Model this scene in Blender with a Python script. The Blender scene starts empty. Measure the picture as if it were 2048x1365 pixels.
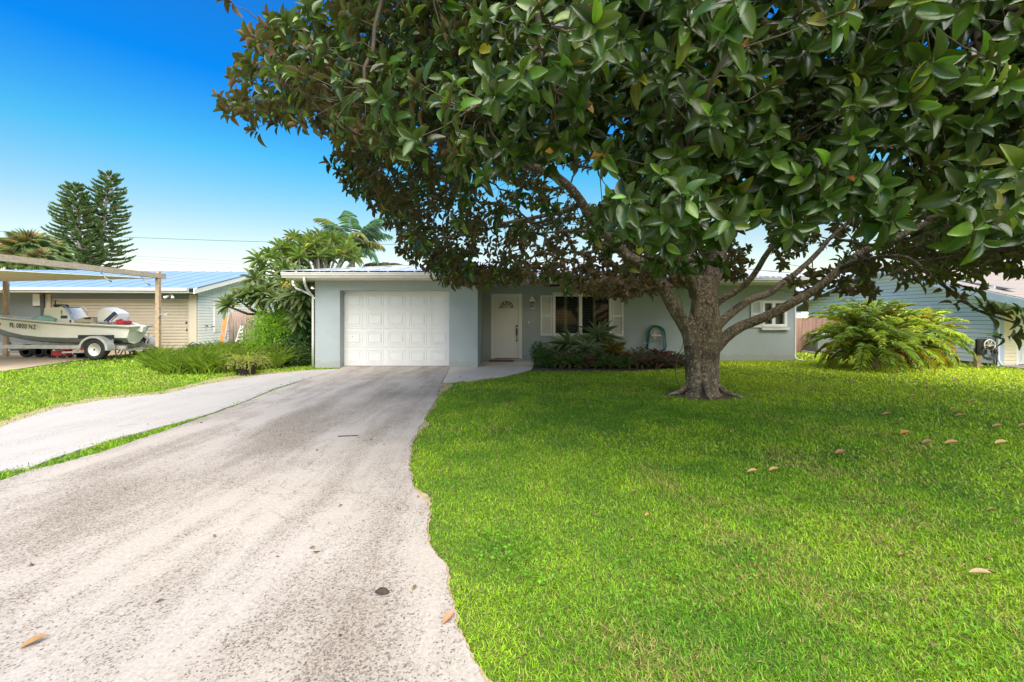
import bpy, math, random
import numpy as np
from mathutils import Vector, Matrix, noise
from mathutils.kdtree import KDTree
R = math.radians
rng = np.random.default_rng(11)
random.seed(5)
scene = bpy.context.scene
COL = scene.collection
F = 900.0; CX = 1024.0; HY = 634.0; CH = 1.42

def P(px, py, Y):                      # photo pixel + distance -> point
    return Vector(((px - CX) / F * Y, Y, CH - (py - HY) / F * Y))
def G(px, py, z=0.0):                  # photo pixel -> ground point
    Y = F * (CH - z) / (py - HY)
    return Vector(((px - CX) / F * Y, Y, z))
def proj(V):
    V = np.asarray(V, float); Y = np.maximum(V[..., 1], 1e-3)
    return CX + V[..., 0] / Y * F, HY - (V[..., 2] - CH) / Y * F

# ------------------------------------------------------------------ materials
def new_mat(name):
    m = bpy.data.materials.new(name); m.use_nodes = True
    nt = m.node_tree; b = nt.nodes['Principled BSDF']
    return m, nt, b
def N(nt, t, **kw):
    n = nt.nodes.new(t)
    for k, v in kw.items():
        if k in n.inputs.keys() if isinstance(k, str) else False: n.inputs[k].default_value = v
        else: setattr(n, k, v)
    return n
def L(nt, a, b): nt.links.new(a, b)
def ramp(nt, fac, stops):
    r = nt.nodes.new('ShaderNodeValToRGB'); e = r.color_ramp.elements
    while len(e) < len(stops): e.new(0.5)
    for el, (p, c) in zip(e, stops):
        el.position = p; el.color = (c, c, c, 1) if isinstance(c, (int, float)) else (*c, 1)
    L(nt, fac, r.inputs[0]); return r.outputs[0]
def coords(nt, scale=(1, 1, 1), rot=(0, 0, 0)):
    tc = nt.nodes.new('ShaderNodeTexCoord'); mp = nt.nodes.new('ShaderNodeMapping')
    mp.inputs['Scale'].default_value = scale; mp.inputs['Rotation'].default_value = rot
    L(nt, tc.outputs['Object'], mp.inputs[0]); return mp.outputs[0]
def noise_tex(nt, vec, scale, detail=4, rough=0.55, dist=0.0):
    n = nt.nodes.new('ShaderNodeTexNoise'); n.inputs['Scale'].default_value = scale
    n.inputs['Detail'].default_value = detail; n.inputs['Roughness'].default_value = rough
    n.inputs['Distortion'].default_value = dist; L(nt, vec, n.inputs['Vector']); return n.outputs[0]
def mixc(nt, fac, a, b, mode='MIX'):
    m = nt.nodes.new('ShaderNodeMix'); m.data_type = 'RGBA'; m.blend_type = mode
    for s, v in ((0, fac), (6, a), (7, b)):
        if hasattr(v, 'node'): L(nt, v, m.inputs[s])
        elif s == 0: m.inputs[0].default_value = v
        else: m.inputs[s].default_value = (*v, 1)
    return m.outputs[2]
def mathn(nt, op, a, b=0.0, clamp=False):
    m = nt.nodes.new('ShaderNodeMath'); m.operation = op; m.use_clamp = clamp
    for i, v in enumerate((a, b)):
        if hasattr(v, 'node'): L(nt, v, m.inputs[i])
        else: m.inputs[i].default_value = v
    return m.outputs[0]
def bump(nt, b, h, strength=0.3, dist=0.01):
    n = nt.nodes.new('ShaderNodeBump'); n.inputs['Strength'].default_value = strength
    n.inputs['Distance'].default_value = dist; L(nt, h, n.inputs['Height']); L(nt, n.outputs[0], b.inputs['Normal'])

def simple(name, col, rough=0.6, var=0.12, scale=6.0, bmp=0.15, bscale=60, bdist=0.004, metal=0.0, spec=0.5, dirt=None, dscale=3.0, dthr=0.55):
    m, nt, b = new_mat(name)
    v = coords(nt)
    n1 = noise_tex(nt, v, scale, 5)
    lo = tuple(c * (1 - var) for c in col); hi = tuple(min(1, c * (1 + var)) for c in col)
    c = ramp(nt, n1, [(0.3, lo), (0.7, hi)])
    if dirt:
        n2 = noise_tex(nt, v, dscale, 7, 0.65)
        f = ramp(nt, n2, [(dthr, 0.0), (dthr + 0.18, 0.7)])
        c = mixc(nt, f, c, dirt)
    L(nt, c, b.inputs['Base Color'])
    b.inputs['Roughness'].default_value = rough; b.inputs['Metallic'].default_value = metal
    b.inputs['Specular IOR Level'].default_value = spec
    if bmp:
        bump(nt, b, noise_tex(nt, v, bscale, 4), bmp, bdist)
    return m

def leaf_mat(name, rough=0.4, under=None, trans=0.25, spec=0.5, tcol=1.3):
    m, nt, b = new_mat(name)
    at = nt.nodes.new('ShaderNodeAttribute'); at.attribute_name = 'col'
    v = coords(nt)
    n1 = noise_tex(nt, v, 25, 3)
    c = mixc(nt, 1.0, at.outputs['Color'], ramp(nt, n1, [(0.25, 0.8), (0.75, 1.2)]), 'MULTIPLY')
    if under:
        ge = nt.nodes.new('ShaderNodeNewGeometry')
        c = mixc(nt, ge.outputs['Backfacing'], c, under)
        r = mathn(nt, 'MULTIPLY_ADD', ge.outputs['Backfacing'], 0.35); nt.nodes[-1].inputs[2].default_value = rough
        L(nt, r, b.inputs['Roughness'])
    else:
        b.inputs['Roughness'].default_value = rough
    b.inputs['Specular IOR Level'].default_value = spec
    L(nt, c, b.inputs['Base Color'])
    if trans:
        t = nt.nodes.new('ShaderNodeBsdfTranslucent')
        tc2 = mixc(nt, 1.0, at.outputs['Color'], (tcol * 1.1, tcol * 1.25, tcol * 0.6), 'MULTIPLY'); L(nt, tc2, t.inputs[0])
        mx = nt.nodes.new('ShaderNodeMixShader'); mx.inputs[0].default_value = trans
        L(nt, b.outputs[0], mx.inputs[1]); L(nt, t.outputs[0], mx.inputs[2])
        L(nt, mx.outputs[0], nt.nodes['Material Output'].inputs[0])
    return m

M = {}
# ------------------------------------------------------------------ mesh builder
class MB:
    def __init__(s): s.v = []; s.f = []; s.m = []; s.sm = []
    def add(s, vs, fs, m=0, smooth=False):
        o = len(s.v); s.v += [tuple(x) for x in vs]
        for f in fs: s.f.append([i + o for i in f]); s.m.append(m); s.sm.append(smooth)
        return s
    def box(s, x0, x1, y0, y1, z0, z1, m=0, mat=None):
        vs = [Vector((x, y, z)) for x in (x0, x1) for y in (y0, y1) for z in (z0, z1)]
        if mat: vs = [mat @ v for v in vs]
        return s.add(vs, [(0, 1, 3, 2), (4, 6, 7, 5), (0, 4, 5, 1), (2, 3, 7, 6), (0, 2, 6, 4), (1, 5, 7, 3)], m)
    def bar(s, a, b, w, h, m=0, up=(0, 0, 1)):
        a = Vector(a); b = Vector(b); d = (b - a); l = d.length; d.normalize(); u = Vector(up)
        r = d.cross(u); r.normalize(); u = r.cross(d)
        mt = Matrix((r, d, u)).transposed().to_4x4(); mt.translation = a
        return s.box(-w / 2, w / 2, 0, l, -h / 2, h / 2, m, mt)
    def bevbox(s, x0, x1, y0, y1, z0, z1, b=0.01, m=0):
        # box chamfered on its vertical and horizontal front edges
        pts = [(x0 + b, y0), (x1 - b, y0), (x1, y0 + b), (x1, y1 - b), (x1 - b, y1), (x0 + b, y1), (x0, y1 - b), (x0, y0 + b)]
        cx, cy = (x0 + x1) / 2, (y0 + y1) / 2
        ins = [(x + (b if x < cx else -b), y + (b if y < cy else -b)) for x, y in pts]
        vs = [(x, y, z0) for x, y in ins] + [(x, y, z0 + b) for x, y in pts] + [(x, y, z1 - b) for x, y in pts] + [(x, y, z1) for x, y in ins]
        fs = [tuple(range(7, -1, -1)), tuple(range(24, 32))]
        for k in range(3):
            for i in range(8):
                j = (i + 1) % 8; fs.append((k * 8 + i, k * 8 + j, k * 8 + 8 + j, k * 8 + 8 + i))
        return s.add(vs, fs, m)
    def tube(s, pts, rad, n=8, m=0, cap=True, smooth=True, wob=0.0, flat=1.0):
        pts = [Vector(p) for p in pts]
        if not hasattr(rad, '__len__'): rad = [rad] * len(pts)
        vs = []; fs = []; ref = None
        for i, p in enumerate(pts):
            d = (pts[min(i + 1, len(pts) - 1)] - pts[max(i - 1, 0)])
            if d.length < 1e-9: d = Vector((0, 0, 1))
            d.normalize()
            if ref is None:
                ref = Vector((1, 0, 0)) if abs(d.x) < 0.8 else Vector((0, 1, 0))
            ref = (ref - d * ref.dot(d)); ref.normalize(); bn = d.cross(ref)
            for k in range(n):
                a = 2 * math.pi * k / n
                r = rad[i] * (1 + (wob * noise.noise(Vector((math.cos(a) * 1.7, math.sin(a) * 1.7, p.z * 1.3 + p.x))) if wob else 0))
                vs.append(p + ref * (math.cos(a) * r) + bn * (math.sin(a) * r * flat))
        for i in range(len(pts) - 1):
            for k in range(n):
                k2 = (k + 1) % n; fs.append((i * n + k, i * n + k2, (i + 1) * n + k2, (i + 1) * n + k))
        if cap:
            fs.append(tuple(range(n - 1, -1, -1))); fs.append(tuple(range((len(pts) - 1) * n, len(pts) * n)))
        return s.add(vs, fs, m, smooth)
    def lathe(s, prof, c=(0, 0, 0), axis='z', n=24, m=0, smooth=True):
        vs = []; fs = []
        for (r, h) in prof:
            for k in range(n):
                a = 2 * math.pi * k / n; x, y = r * math.cos(a), r * math.sin(a)
                q = {'z': (x, y, h), 'y': (x, h, y), 'x': (h, x, y)}[axis]
                vs.append((c[0] + q[0], c[1] + q[1], c[2] + q[2]))
        for i in range(len(prof) - 1):
            for k in range(n):
                k2 = (k + 1) % n; fs.append((i * n + k, i * n + k2, (i + 1) * n + k2, (i + 1) * n + k))
        fs.append(tuple(range(n))); fs.append(tuple(range((len(prof) - 1) * n, len(prof) * n)))
        return s.add(vs, fs, m, smooth)
    def prism(s, poly, y0, y1, m=0):          # poly in (x,z), extruded in y
        n = len(poly)
        vs = [(x, y0, z) for x, z in poly] + [(x, y1, z) for x, z in poly]
        fs = [tuple(range(n)), tuple(range(2 * n - 1, n - 1, -1))] + [(i, i + n, (i + 1) % n + n, (i + 1) % n) for i in range(n)]
        return s.add(vs, fs, m)
    def prismx(s, poly, x0, x1, m=0):         # poly in (y,z), extruded in x
        n = len(poly)
        vs = [(x0, y, z) for y, z in poly] + [(x1, y, z) for y, z in poly]
        fs = [tuple(range(n)), tuple(range(2 * n - 1, n - 1, -1))] + [(i, i + n, (i + 1) % n + n, (i + 1) % n) for i in range(n)]
        return s.add(vs, fs, m)
    def slab(s, poly, z0, z1, m=0):           # poly in (x,y)
        n = len(poly)
        vs = [(x, y, z0) for x, y in poly] + [(x, y, z1) for x, y in poly]
        fs = [tuple(range(n - 1, -1, -1)), tuple(range(n, 2 * n))] + [(i, (i + 1) % n, (i + 1) % n + n, i + n) for i in range(n)]
        return s.add(vs, fs, m)
    def plate(s, pts, t, m=0):                # polygon in 3-D thickened along its normal (downwards)
        pts = [Vector(p) for p in pts]; nn = (pts[1] - pts[0]).cross(pts[2] - pts[0]); nn.normalize()
        if nn.z < 0: nn = -nn
        n = len(pts); vs = pts + [p - nn * t for p in pts]
        fs = [tuple(range(n)), tuple(range(2 * n - 1, n - 1, -1))] + [(i, i + n, (i + 1) % n + n, (i + 1) % n) for i in range(n)]
        return s.add(vs, fs, m)
    def build(s, name, mats, parent=None, recalc=True):
        me = bpy.data.meshes.new(name); me.from_pydata(s.v, [], s.f)
        if not isinstance(mats, (list, tuple)): mats = [mats]
        for m in mats: me.materials.append(m)
        me.polygons.foreach_set('material_index', s.m); me.polygons.foreach_set('use_smooth', s.sm)
        if recalc:
            import bmesh
            bm = bmesh.new(); bm.from_mesh(me); bmesh.ops.recalc_face_normals(bm, faces=bm.faces); bm.to_mesh(me); bm.free()
        me.update()
        return link(name, me, parent)

def link(name, data, parent=None):
    o = bpy.data.objects.new(name, data); COL.objects.link(o)
    if parent is not None:
        o.parent = parent
        r = parent
        while r.parent is not None: r = r.parent
        if parent.type == 'EMPTY': o.matrix_parent_inverse = Matrix.Translation(-Vector(parent['base']))
    return o
def tag(o, label=None, cat=None, group=None, kind=None):
    if label: o['label'] = label
    if cat: o['category'] = cat
    if group: o['group'] = group
    if kind: o['kind'] = kind
    return o
def empty(name, loc, label, cat, group=None):
    o = bpy.data.objects.new(name, None); COL.objects.link(o); o.location = loc
    o.empty_display_size = 0.2
    o['base'] = list(Vector(loc)); return tag(o, label, cat, group)
def copy_tree(o, parent=None):
    c = o.copy(); COL.objects.link(c); c.parent = parent
    for ch in list(o.children): copy_tree(ch, c)
    return c

def fast_mesh(name, V, Fc, mats, parent=None, col=None, smooth=False, midx=None):
    me = bpy.data.meshes.new(name); V = np.ascontiguousarray(V, np.float32); Fc = np.ascontiguousarray(Fc, np.int32)
    k = Fc.shape[1]
    me.vertices.add(len(V)); me.vertices.foreach_set('co', V.ravel())
    me.loops.add(Fc.size); me.loops.foreach_set('vertex_index', Fc.ravel())
    me.polygons.add(len(Fc)); me.polygons.foreach_set('loop_start', np.arange(len(Fc), dtype=np.int32) * k)
    if not isinstance(mats, (list, tuple)): mats = [mats]
    for m in mats: me.materials.append(m)
    if smooth: me.polygons.foreach_set('use_smooth', np.ones(len(Fc), bool))
    if midx is not None: me.polygons.foreach_set('material_index', midx.astype(np.int32))
    me.update(calc_edges=True)
    if col is not None:
        a = me.attributes.new('col', 'FLOAT_COLOR', 'POINT')
        a.data.foreach_set('color', np.concatenate([col, np.ones((len(col), 1))], 1).astype(np.float32).ravel())
    return link(name, me, parent)

class Inst:                                   # many copies of one small template merged into one mesh
    def __init__(s, tv, tf): s.tv = np.array(tv, float); s.tf = np.array(tf); s.p = []; s.A = []; s.c = []
    def add(s, pos, X, Y, Z, sc, col):        # arrays (n,3); sc (n,3)
        n = len(pos)
        sc = np.broadcast_to(np.asarray(sc, float).reshape(-1, 3) if np.ndim(sc) > 0 else np.full((1, 3), sc), (n, 3))
        A = np.stack([X * sc[:, :1], Y * sc[:, 1:2], Z * sc[:, 2:3]], 1)   # rows
        s.p.append(pos); s.A.append(A); s.c.append(np.broadcast_to(col, (n, 3)))
    def build(s, name, mat, parent=None, smooth=True):
        p = np.concatenate(s.p); A = np.concatenate(s.A); c = np.concatenate(s.c)
        V = np.einsum('vi,nij->nvj', s.tv, A) + p[:, None, :]
        nv = len(s.tv); Fc = s.tf[None] + (np.arange(len(p)) * nv)[:, None, None]
        return fast_mesh(name, V.reshape(-1, 3), Fc.reshape(-1, s.tf.shape[1]), mat, parent, np.repeat(c, nv, 0), smooth)

def leaf_tpl(nl=4, wf=lambda t: math.sin(math.pi * min(1, t ** 0.8)) , fold=0.25, droop=0.15, two=True):
    vs = []; fs = []
    for i in range(nl + 1):
        t = i / nl; w = max(0.02, wf(t)); z = -droop * t * t
        vs += [(t, w * .5, z + fold * w), (t, 0, z), (t, -w * .5, z + fold * w)] if two else [(t, w * .5, z), (t, -w * .5, z)]
    k = 3 if two else 2
    for i in range(nl):
        a = i * k; b = a + k
        if two: fs += [(a, a + 1, b + 1, b), (a + 1, a + 2, b + 2, b + 1)]
        else: fs += [(a, a + 1, b + 1, b)]
    return vs, fs

def unit(a): return a / np.maximum(np.linalg.norm(a, axis=-1, keepdims=True), 1e-9)
def basis(X, Zhint):
    X = unit(X); Y = unit(np.cross(Zhint, X)); Z = np.cross(X, Y); return X, Y, Z
def vcol(n, base, var=0.2, hue=0.1, r=None):
    r = r or rng
    k = 1 + (r.random((n, 1)) * 2 - 1) * var
    h = 1 + (r.random((n, 3)) * 2 - 1) * hue
    return np.clip(np.array(base) * k * h, 0.001, 1)

def inpoly(x, y, poly):
    x = np.asarray(x); y = np.asarray(y); c = np.zeros(x.shape, bool); n = len(poly)
    for i in range(n):
        x0, y0 = poly[i][0], poly[i][1]; x1, y1 = poly[(i + 1) % n][0], poly[(i + 1) % n][1]
        if y0 == y1: continue
        t = ((y0 > y) != (y1 > y)) & (x < (x1 - x0) * (y - y0) / (y1 - y0) + x0); c ^= t
    return c
def vnoise(x, y, s, seed=0.0):                # cheap smooth 2-D value noise, -1..1
    rs = np.random.default_rng(int(seed * 100) + 3); T = rs.random((64, 64)) * 2 - 1
    x = np.asarray(x) * s + 1000.3; y = np.asarray(y) * s + 1000.7
    ix = np.floor(x).astype(int); iy = np.floor(y).astype(int); fx = x - ix; fy = y - iy
    fx = fx * fx * (3 - 2 * fx); fy = fy * fy * (3 - 2 * fy)
    g = lambda a, b: T[a % 64, b % 64]
    return (g(ix, iy) * (1 - fx) + g(ix + 1, iy) * fx) * (1 - fy) + (g(ix, iy + 1) * (1 - fx) + g(ix + 1, iy + 1) * fx) * fy

# ------------------------------------------------------------------ camera, world, sun
cam = bpy.data.cameras.new('camera'); co = bpy.data.objects.new('camera', cam); COL.objects.link(co)
co.location = (0, 0, CH); co.rotation_euler = (R(90), 0, 0)
cam.sensor_width = 36; cam.lens = F / 2048 * 36; cam.shift_y = -(682.5 - HY) / 2048; cam.clip_end = 3000; cam.clip_start = 0.05
scene.camera = co
SUN_EL, SUN_AZ = R(51), R(163)                 # azimuth clockwise from +Y
w = bpy.data.worlds.new('World'); scene.world = w; w.use_nodes = True
nt = w.node_tree; bg = nt.nodes['Background']
sky = nt.nodes.new('ShaderNodeTexSky'); sky.sky_type = 'NISHITA'; sky.sun_disc = False
sky.sun_elevation = SUN_EL; sky.sun_rotation = SUN_AZ; sky.air_density = 1.0; sky.dust_density = 0.6; sky.ozone_density = 1.6
hs = nt.nodes.new('ShaderNodeHueSaturation'); hs.inputs['Saturation'].default_value = 1.15
L(nt, sky.outputs[0], hs.inputs['Color'])
tcw = nt.nodes.new('ShaderNodeTexCoord'); sx = nt.nodes.new('ShaderNodeSeparateXYZ'); L(nt, tcw.outputs['Generated'], sx.inputs[0])
grade = ramp(nt, sx.outputs[2], [(0.0, (1.5, 1.12, .80)), (.16, (1.25, 1.08, .85)), (.30, (.36, 1.14, 1.12)), (.42, (.02, .80, 1.42)), (.58, (.12, .80, 1.35)), (1.0, (3.8, 3.1, 2.5))])  # zenith stop brightened and warmed as added overhead fill
L(nt, mixc(nt, 1.0, hs.outputs[0], grade, 'MULTIPLY'), bg.inputs[0]); bg.inputs[1].default_value = 0.07
sd = bpy.data.lights.new('sun', 'SUN'); sd.energy = 3.5; sd.angle = R(74); sd.color = (1.0, 0.89, 0.74)
so = bpy.data.objects.new('sun', sd); COL.objects.link(so)
sdir = Vector((math.sin(SUN_AZ) * math.cos(SUN_EL), math.cos(SUN_AZ) * math.cos(SUN_EL), math.sin(SUN_EL)))
so.rotation_euler = (-sdir).to_track_quat('-Z', 'Y').to_euler(); so.location = (20, 15, 20)
scene.view_settings.view_transform = 'Standard'; scene.view_settings.look = 'None'; scene.view_settings.exposure = 1.4
scene.view_settings.gamma = 1.0
scene.cycles.use_denoising = True
scene.cycles.max_bounces = 8; scene.cycles.transparent_max_bounces = 12
# ------------------------------------------------------------------ palette
M['stucco'] = simple('blue_grey_stucco', (0.37, 0.42, 0.43), 0.85, 0.05, 1.5, 0.35, 90, 0.006, dirt=(0.33, 0.35, 0.34), dscale=1.6, dthr=0.57)
def splash(m):                               # mud splash band and drip stains on the stucco
    nt = m.node_tree; b = nt.nodes['Principled BSDF']; src = b.inputs['Base Color'].links[0].from_socket
    v = coords(nt); sp_ = nt.nodes.new('ShaderNodeSeparateXYZ'); L(nt, v, sp_.inputs[0])
    n_ = noise_tex(nt, v, 5, 6, .7); h_ = mathn(nt, 'ADD', mathn(nt, 'MULTIPLY', sp_.outputs[2], 3.2), mathn(nt, 'MULTIPLY', n_, -1.1))
    f_ = ramp(nt, h_, [(.0, .3), (.1, 0.)]); L(nt, mixc(nt, f_, src, (.27, .24, .18)), b.inputs['Base Color'])
splash(M['stucco'])
M['white'] = simple('white_paint', (0.80, 0.79, 0.76), 0.45, 0.03, 3, 0.05)
M['whitedoor'] = simple('white_door_paint', (0.74, 0.745, 0.73), 0.4, 0.03, 2, 0.04, dirt=(0.62, 0.6, 0.55), dscale=1.5, dthr=0.66)
M['soffit'] = simple('cream_soffit', (0.72, 0.68, 0.58), 0.6, 0.04, 3, 0.05)
M['gutter'] = simple('gutter_aluminium', (0.66, 0.65, 0.60), 0.4, 0.08, 3, 0.05, dirt=(0.35, 0.33, 0.3), dscale=4, dthr=0.6)
M['roofmetal'] = simple('weathered_white_metal_roof', (0.66, 0.69, 0.72), 0.42, 0.12, 2, 0.1, metal=0.3, dirt=(0.30, 0.30, 0.31), dscale=2.2, dthr=0.5)
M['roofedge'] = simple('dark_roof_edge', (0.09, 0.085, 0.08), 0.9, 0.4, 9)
M['blueroof'] = simple('blue_metal_roof', (0.25, 0.36, 0.49), 0.4, 0.06, 1.5, 0.08, metal=0.2)
M['shingle'] = simple('brown_shingles', (0.30, 0.26, 0.225), 0.9, 0.2, 30, 0.4, 50, 0.01)
M['siding'] = simple('white_siding', (0.90, 0.87, 0.79), 0.6, 0.04, 2, 0.05, dirt=(0.5, 0.5, 0.5), dscale=2, dthr=0.64)
M['sidingg'] = simple('pale_green_siding', (0.90, 0.90, 0.84), 0.6, 0.04, 2, 0.05, dirt=(0.45, 0.47, 0.42), dscale=2, dthr=0.6)
M['sidingy'] = simple('cream_yellow_siding', (0.80, 0.70, 0.50), 0.6, 0.04, 2, 0.05)
M['greywall'] = simple('grey_wall_paint', (0.21, 0.235, 0.24), 0.8, 0.06, 2, 0.2)
M['beige'] = simple('beige_door_paint', (0.56, 0.49, 0.37), 0.55, 0.05, 2, 0.05, dirt=(0.4, 0.35, 0.27), dscale=2, dthr=0.66)
M['lav'] = simple('lavender_paint', (0.42, 0.47, 0.66), 0.5, 0.04)
M['fascia'] = simple('pale_blue_fascia', (0.66, 0.74, 0.80), 0.5, 0.04)
M['groove_shade'] = simple('siding_groove_shade', (.20, .21, .21), .8)  # dark wall backing, paints the shadow lines between siding boards
M['black'] = simple('black_plastic', (0.015, 0.015, 0.017), 0.45, 0.2)
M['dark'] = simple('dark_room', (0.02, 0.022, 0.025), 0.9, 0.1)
M['bronze'] = simple('aged_bronze', (0.10, 0.075, 0.05), 0.4, 0.3, 20, metal=0.7)
M['steel'] = simple('galvanised_steel', (0.48, 0.47, 0.44), 0.45, 0.15, 8, metal=0.4, dirt=(0.3, 0.2, 0.12), dscale=5, dthr=0.62)
M['rubber'] = simple('tyre_rubber', (0.02, 0.02, 0.02), 0.8, 0.2)
M['hullwhite'] = simple('white_gelcoat', (0.80, 0.78, 0.70), 0.3, 0.05, 2, 0.03, dirt=(0.6, 0.45, 0.25), dscale=1.6, dthr=0.68)
M['hullgrey'] = simple('grey_green_bottom_paint', (0.17, 0.20, 0.185), 0.6, 0.15, 3, dirt=(0.3, 0.32, 0.3), dscale=4, dthr=0.6)
M['deck'] = simple('pale_blue_deck', (0.30, 0.52, 0.56), 0.5, 0.1)
M['blue'] = simple('dark_blue_decal', (0.02, 0.035, 0.10), 0.4)
M['red'] = simple('red_paint', (0.42, 0.03, 0.04), 0.5)
M['orange'] = simple('orange_board_paint', (0.72, 0.25, 0.07), 0.6, 0.08)
M['wood'] = simple('weathered_timber', (0.42, 0.31, 0.20), 0.8, 0.25, 14, 0.4, 40, 0.01, dirt=(0.25, 0.17, 0.10), dscale=6, dthr=0.55)
M['woodgrey'] = simple('grey_timber', (.47, .39, .29), 0.8, 0.2, 14, 0.4, 40, 0.01)
M['sail'] = simple('tan_shade_cloth', (0.66, 0.58, 0.44), 0.8, 0.04, 3)
M['hose'] = simple('green_hose', (0.03, 0.16, 0.14), 0.4, 0.1)
M['mat'] = simple('brown_coir_mat', (0.13, 0.09, 0.06), 0.95, 0.3, 40, 0.5, 200)
M['beigeseat'] = simple('tan_vinyl', (0.50, 0.42, 0.30), 0.5, 0.08)

def siding_mat():
    pass
# wood fence boards
m, nt, b = new_mat('fence_boards'); v = coords(nt, (1, 1, .12))
L(nt, ramp(nt, noise_tex(nt, v, 9, 6, .7), [(.25, (.16, .095, .07)), (.55, (.33, .20, .15)), (.8, (.42, .30, .24))]), b.inputs['Base Color']); b.inputs['Roughness'].default_value = .9
bump(nt, b, noise_tex(nt, v, 60, 4), .4, .01); M['fence'] = m

# bark with pale lichen
def bark(name, dark, mid, pale, thr=.6):
    m, nt, b = new_mat(name); v = coords(nt, (1, 1, .45))
    v2 = coords(nt)
    n = noise_tex(nt, v, 14, 8, .7, .3)
    c = ramp(nt, n, [(.3, dark), (.6, mid)])
    vo = noise_tex(nt, v2, 26, 5, .65)
    c = mixc(nt, ramp(nt, vo, [(thr - .05, 0.), (thr + .02, .8)]), c, pale)
    n3 = noise_tex(nt, v2, 5, 4)
    c = mixc(nt, ramp(nt, n3, [(.52, 0.), (.66, .55)]), c, tuple(x * .45 for x in dark))
    L(nt, c, b.inputs['Base Color']); b.inputs['Roughness'].default_value = .9
    h = mathn(nt, 'ADD', noise_tex(nt, v, 30, 8, .75), mathn(nt, 'MULTIPLY', vo, .7))
    bump(nt, b, h, .9, .035); return m
M['bark'] = bark('magnolia_bark', (.055, .042, .03), (.20, .155, .11), (.42, .38, .29), .58)
M['twig'] = simple('twig_bark', (.095, .075, .05), .85, .3, 20, .3)
M['palmstem'] = simple('palm_stem', (.20, .15, .09), .9, .35, 14, .5, 30, .02)
M['pinebark'] = simple('pine_bark', (.36, .29, .24), .9, .2, 6, .3)
M['frangibark'] = simple('frangipani_bark', (.20, .185, .15), .8, .2, 8, .3)

M['magleaf'] = leaf_mat('magnolia_leaf', .28, (.13, .08, .04), .18, .5, 2.2)
M['leaf'] = leaf_mat('soft_leaf', .5, None, .3, .35)
M['frond'] = leaf_mat('palm_leaflet', .42, None, .25, .45)
M['grass'] = leaf_mat('grass_blade', .55, None, .22, .18)
M['needle'] = leaf_mat('conifer_needle', .7, None, .1, .2)

# ground under the lawn
m, nt, b = new_mat('lawn_soil'); v = coords(nt)
n1 = noise_tex(nt, v, .35, 4); n2 = noise_tex(nt, v, 45, 5, .7)
c1 = ramp(nt, n2, [(.3, (.03, .05, .01)), (.55, (.09, .16, .02)), (.8, (.16, .26, .03))])
c2 = ramp(nt, n2, [(.3, (.05, .07, .015)), (.55, (.15, .21, .025)), (.8, (.24, .30, .05))])
L(nt, mixc(nt, ramp(nt, n1, [(.35, 0.), (.65, 1.)]), c1, c2), b.inputs['Base Color']); b.inputs['Roughness'].default_value = .95
bump(nt, b, n2, .8, .03); M['soil'] = m

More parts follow.
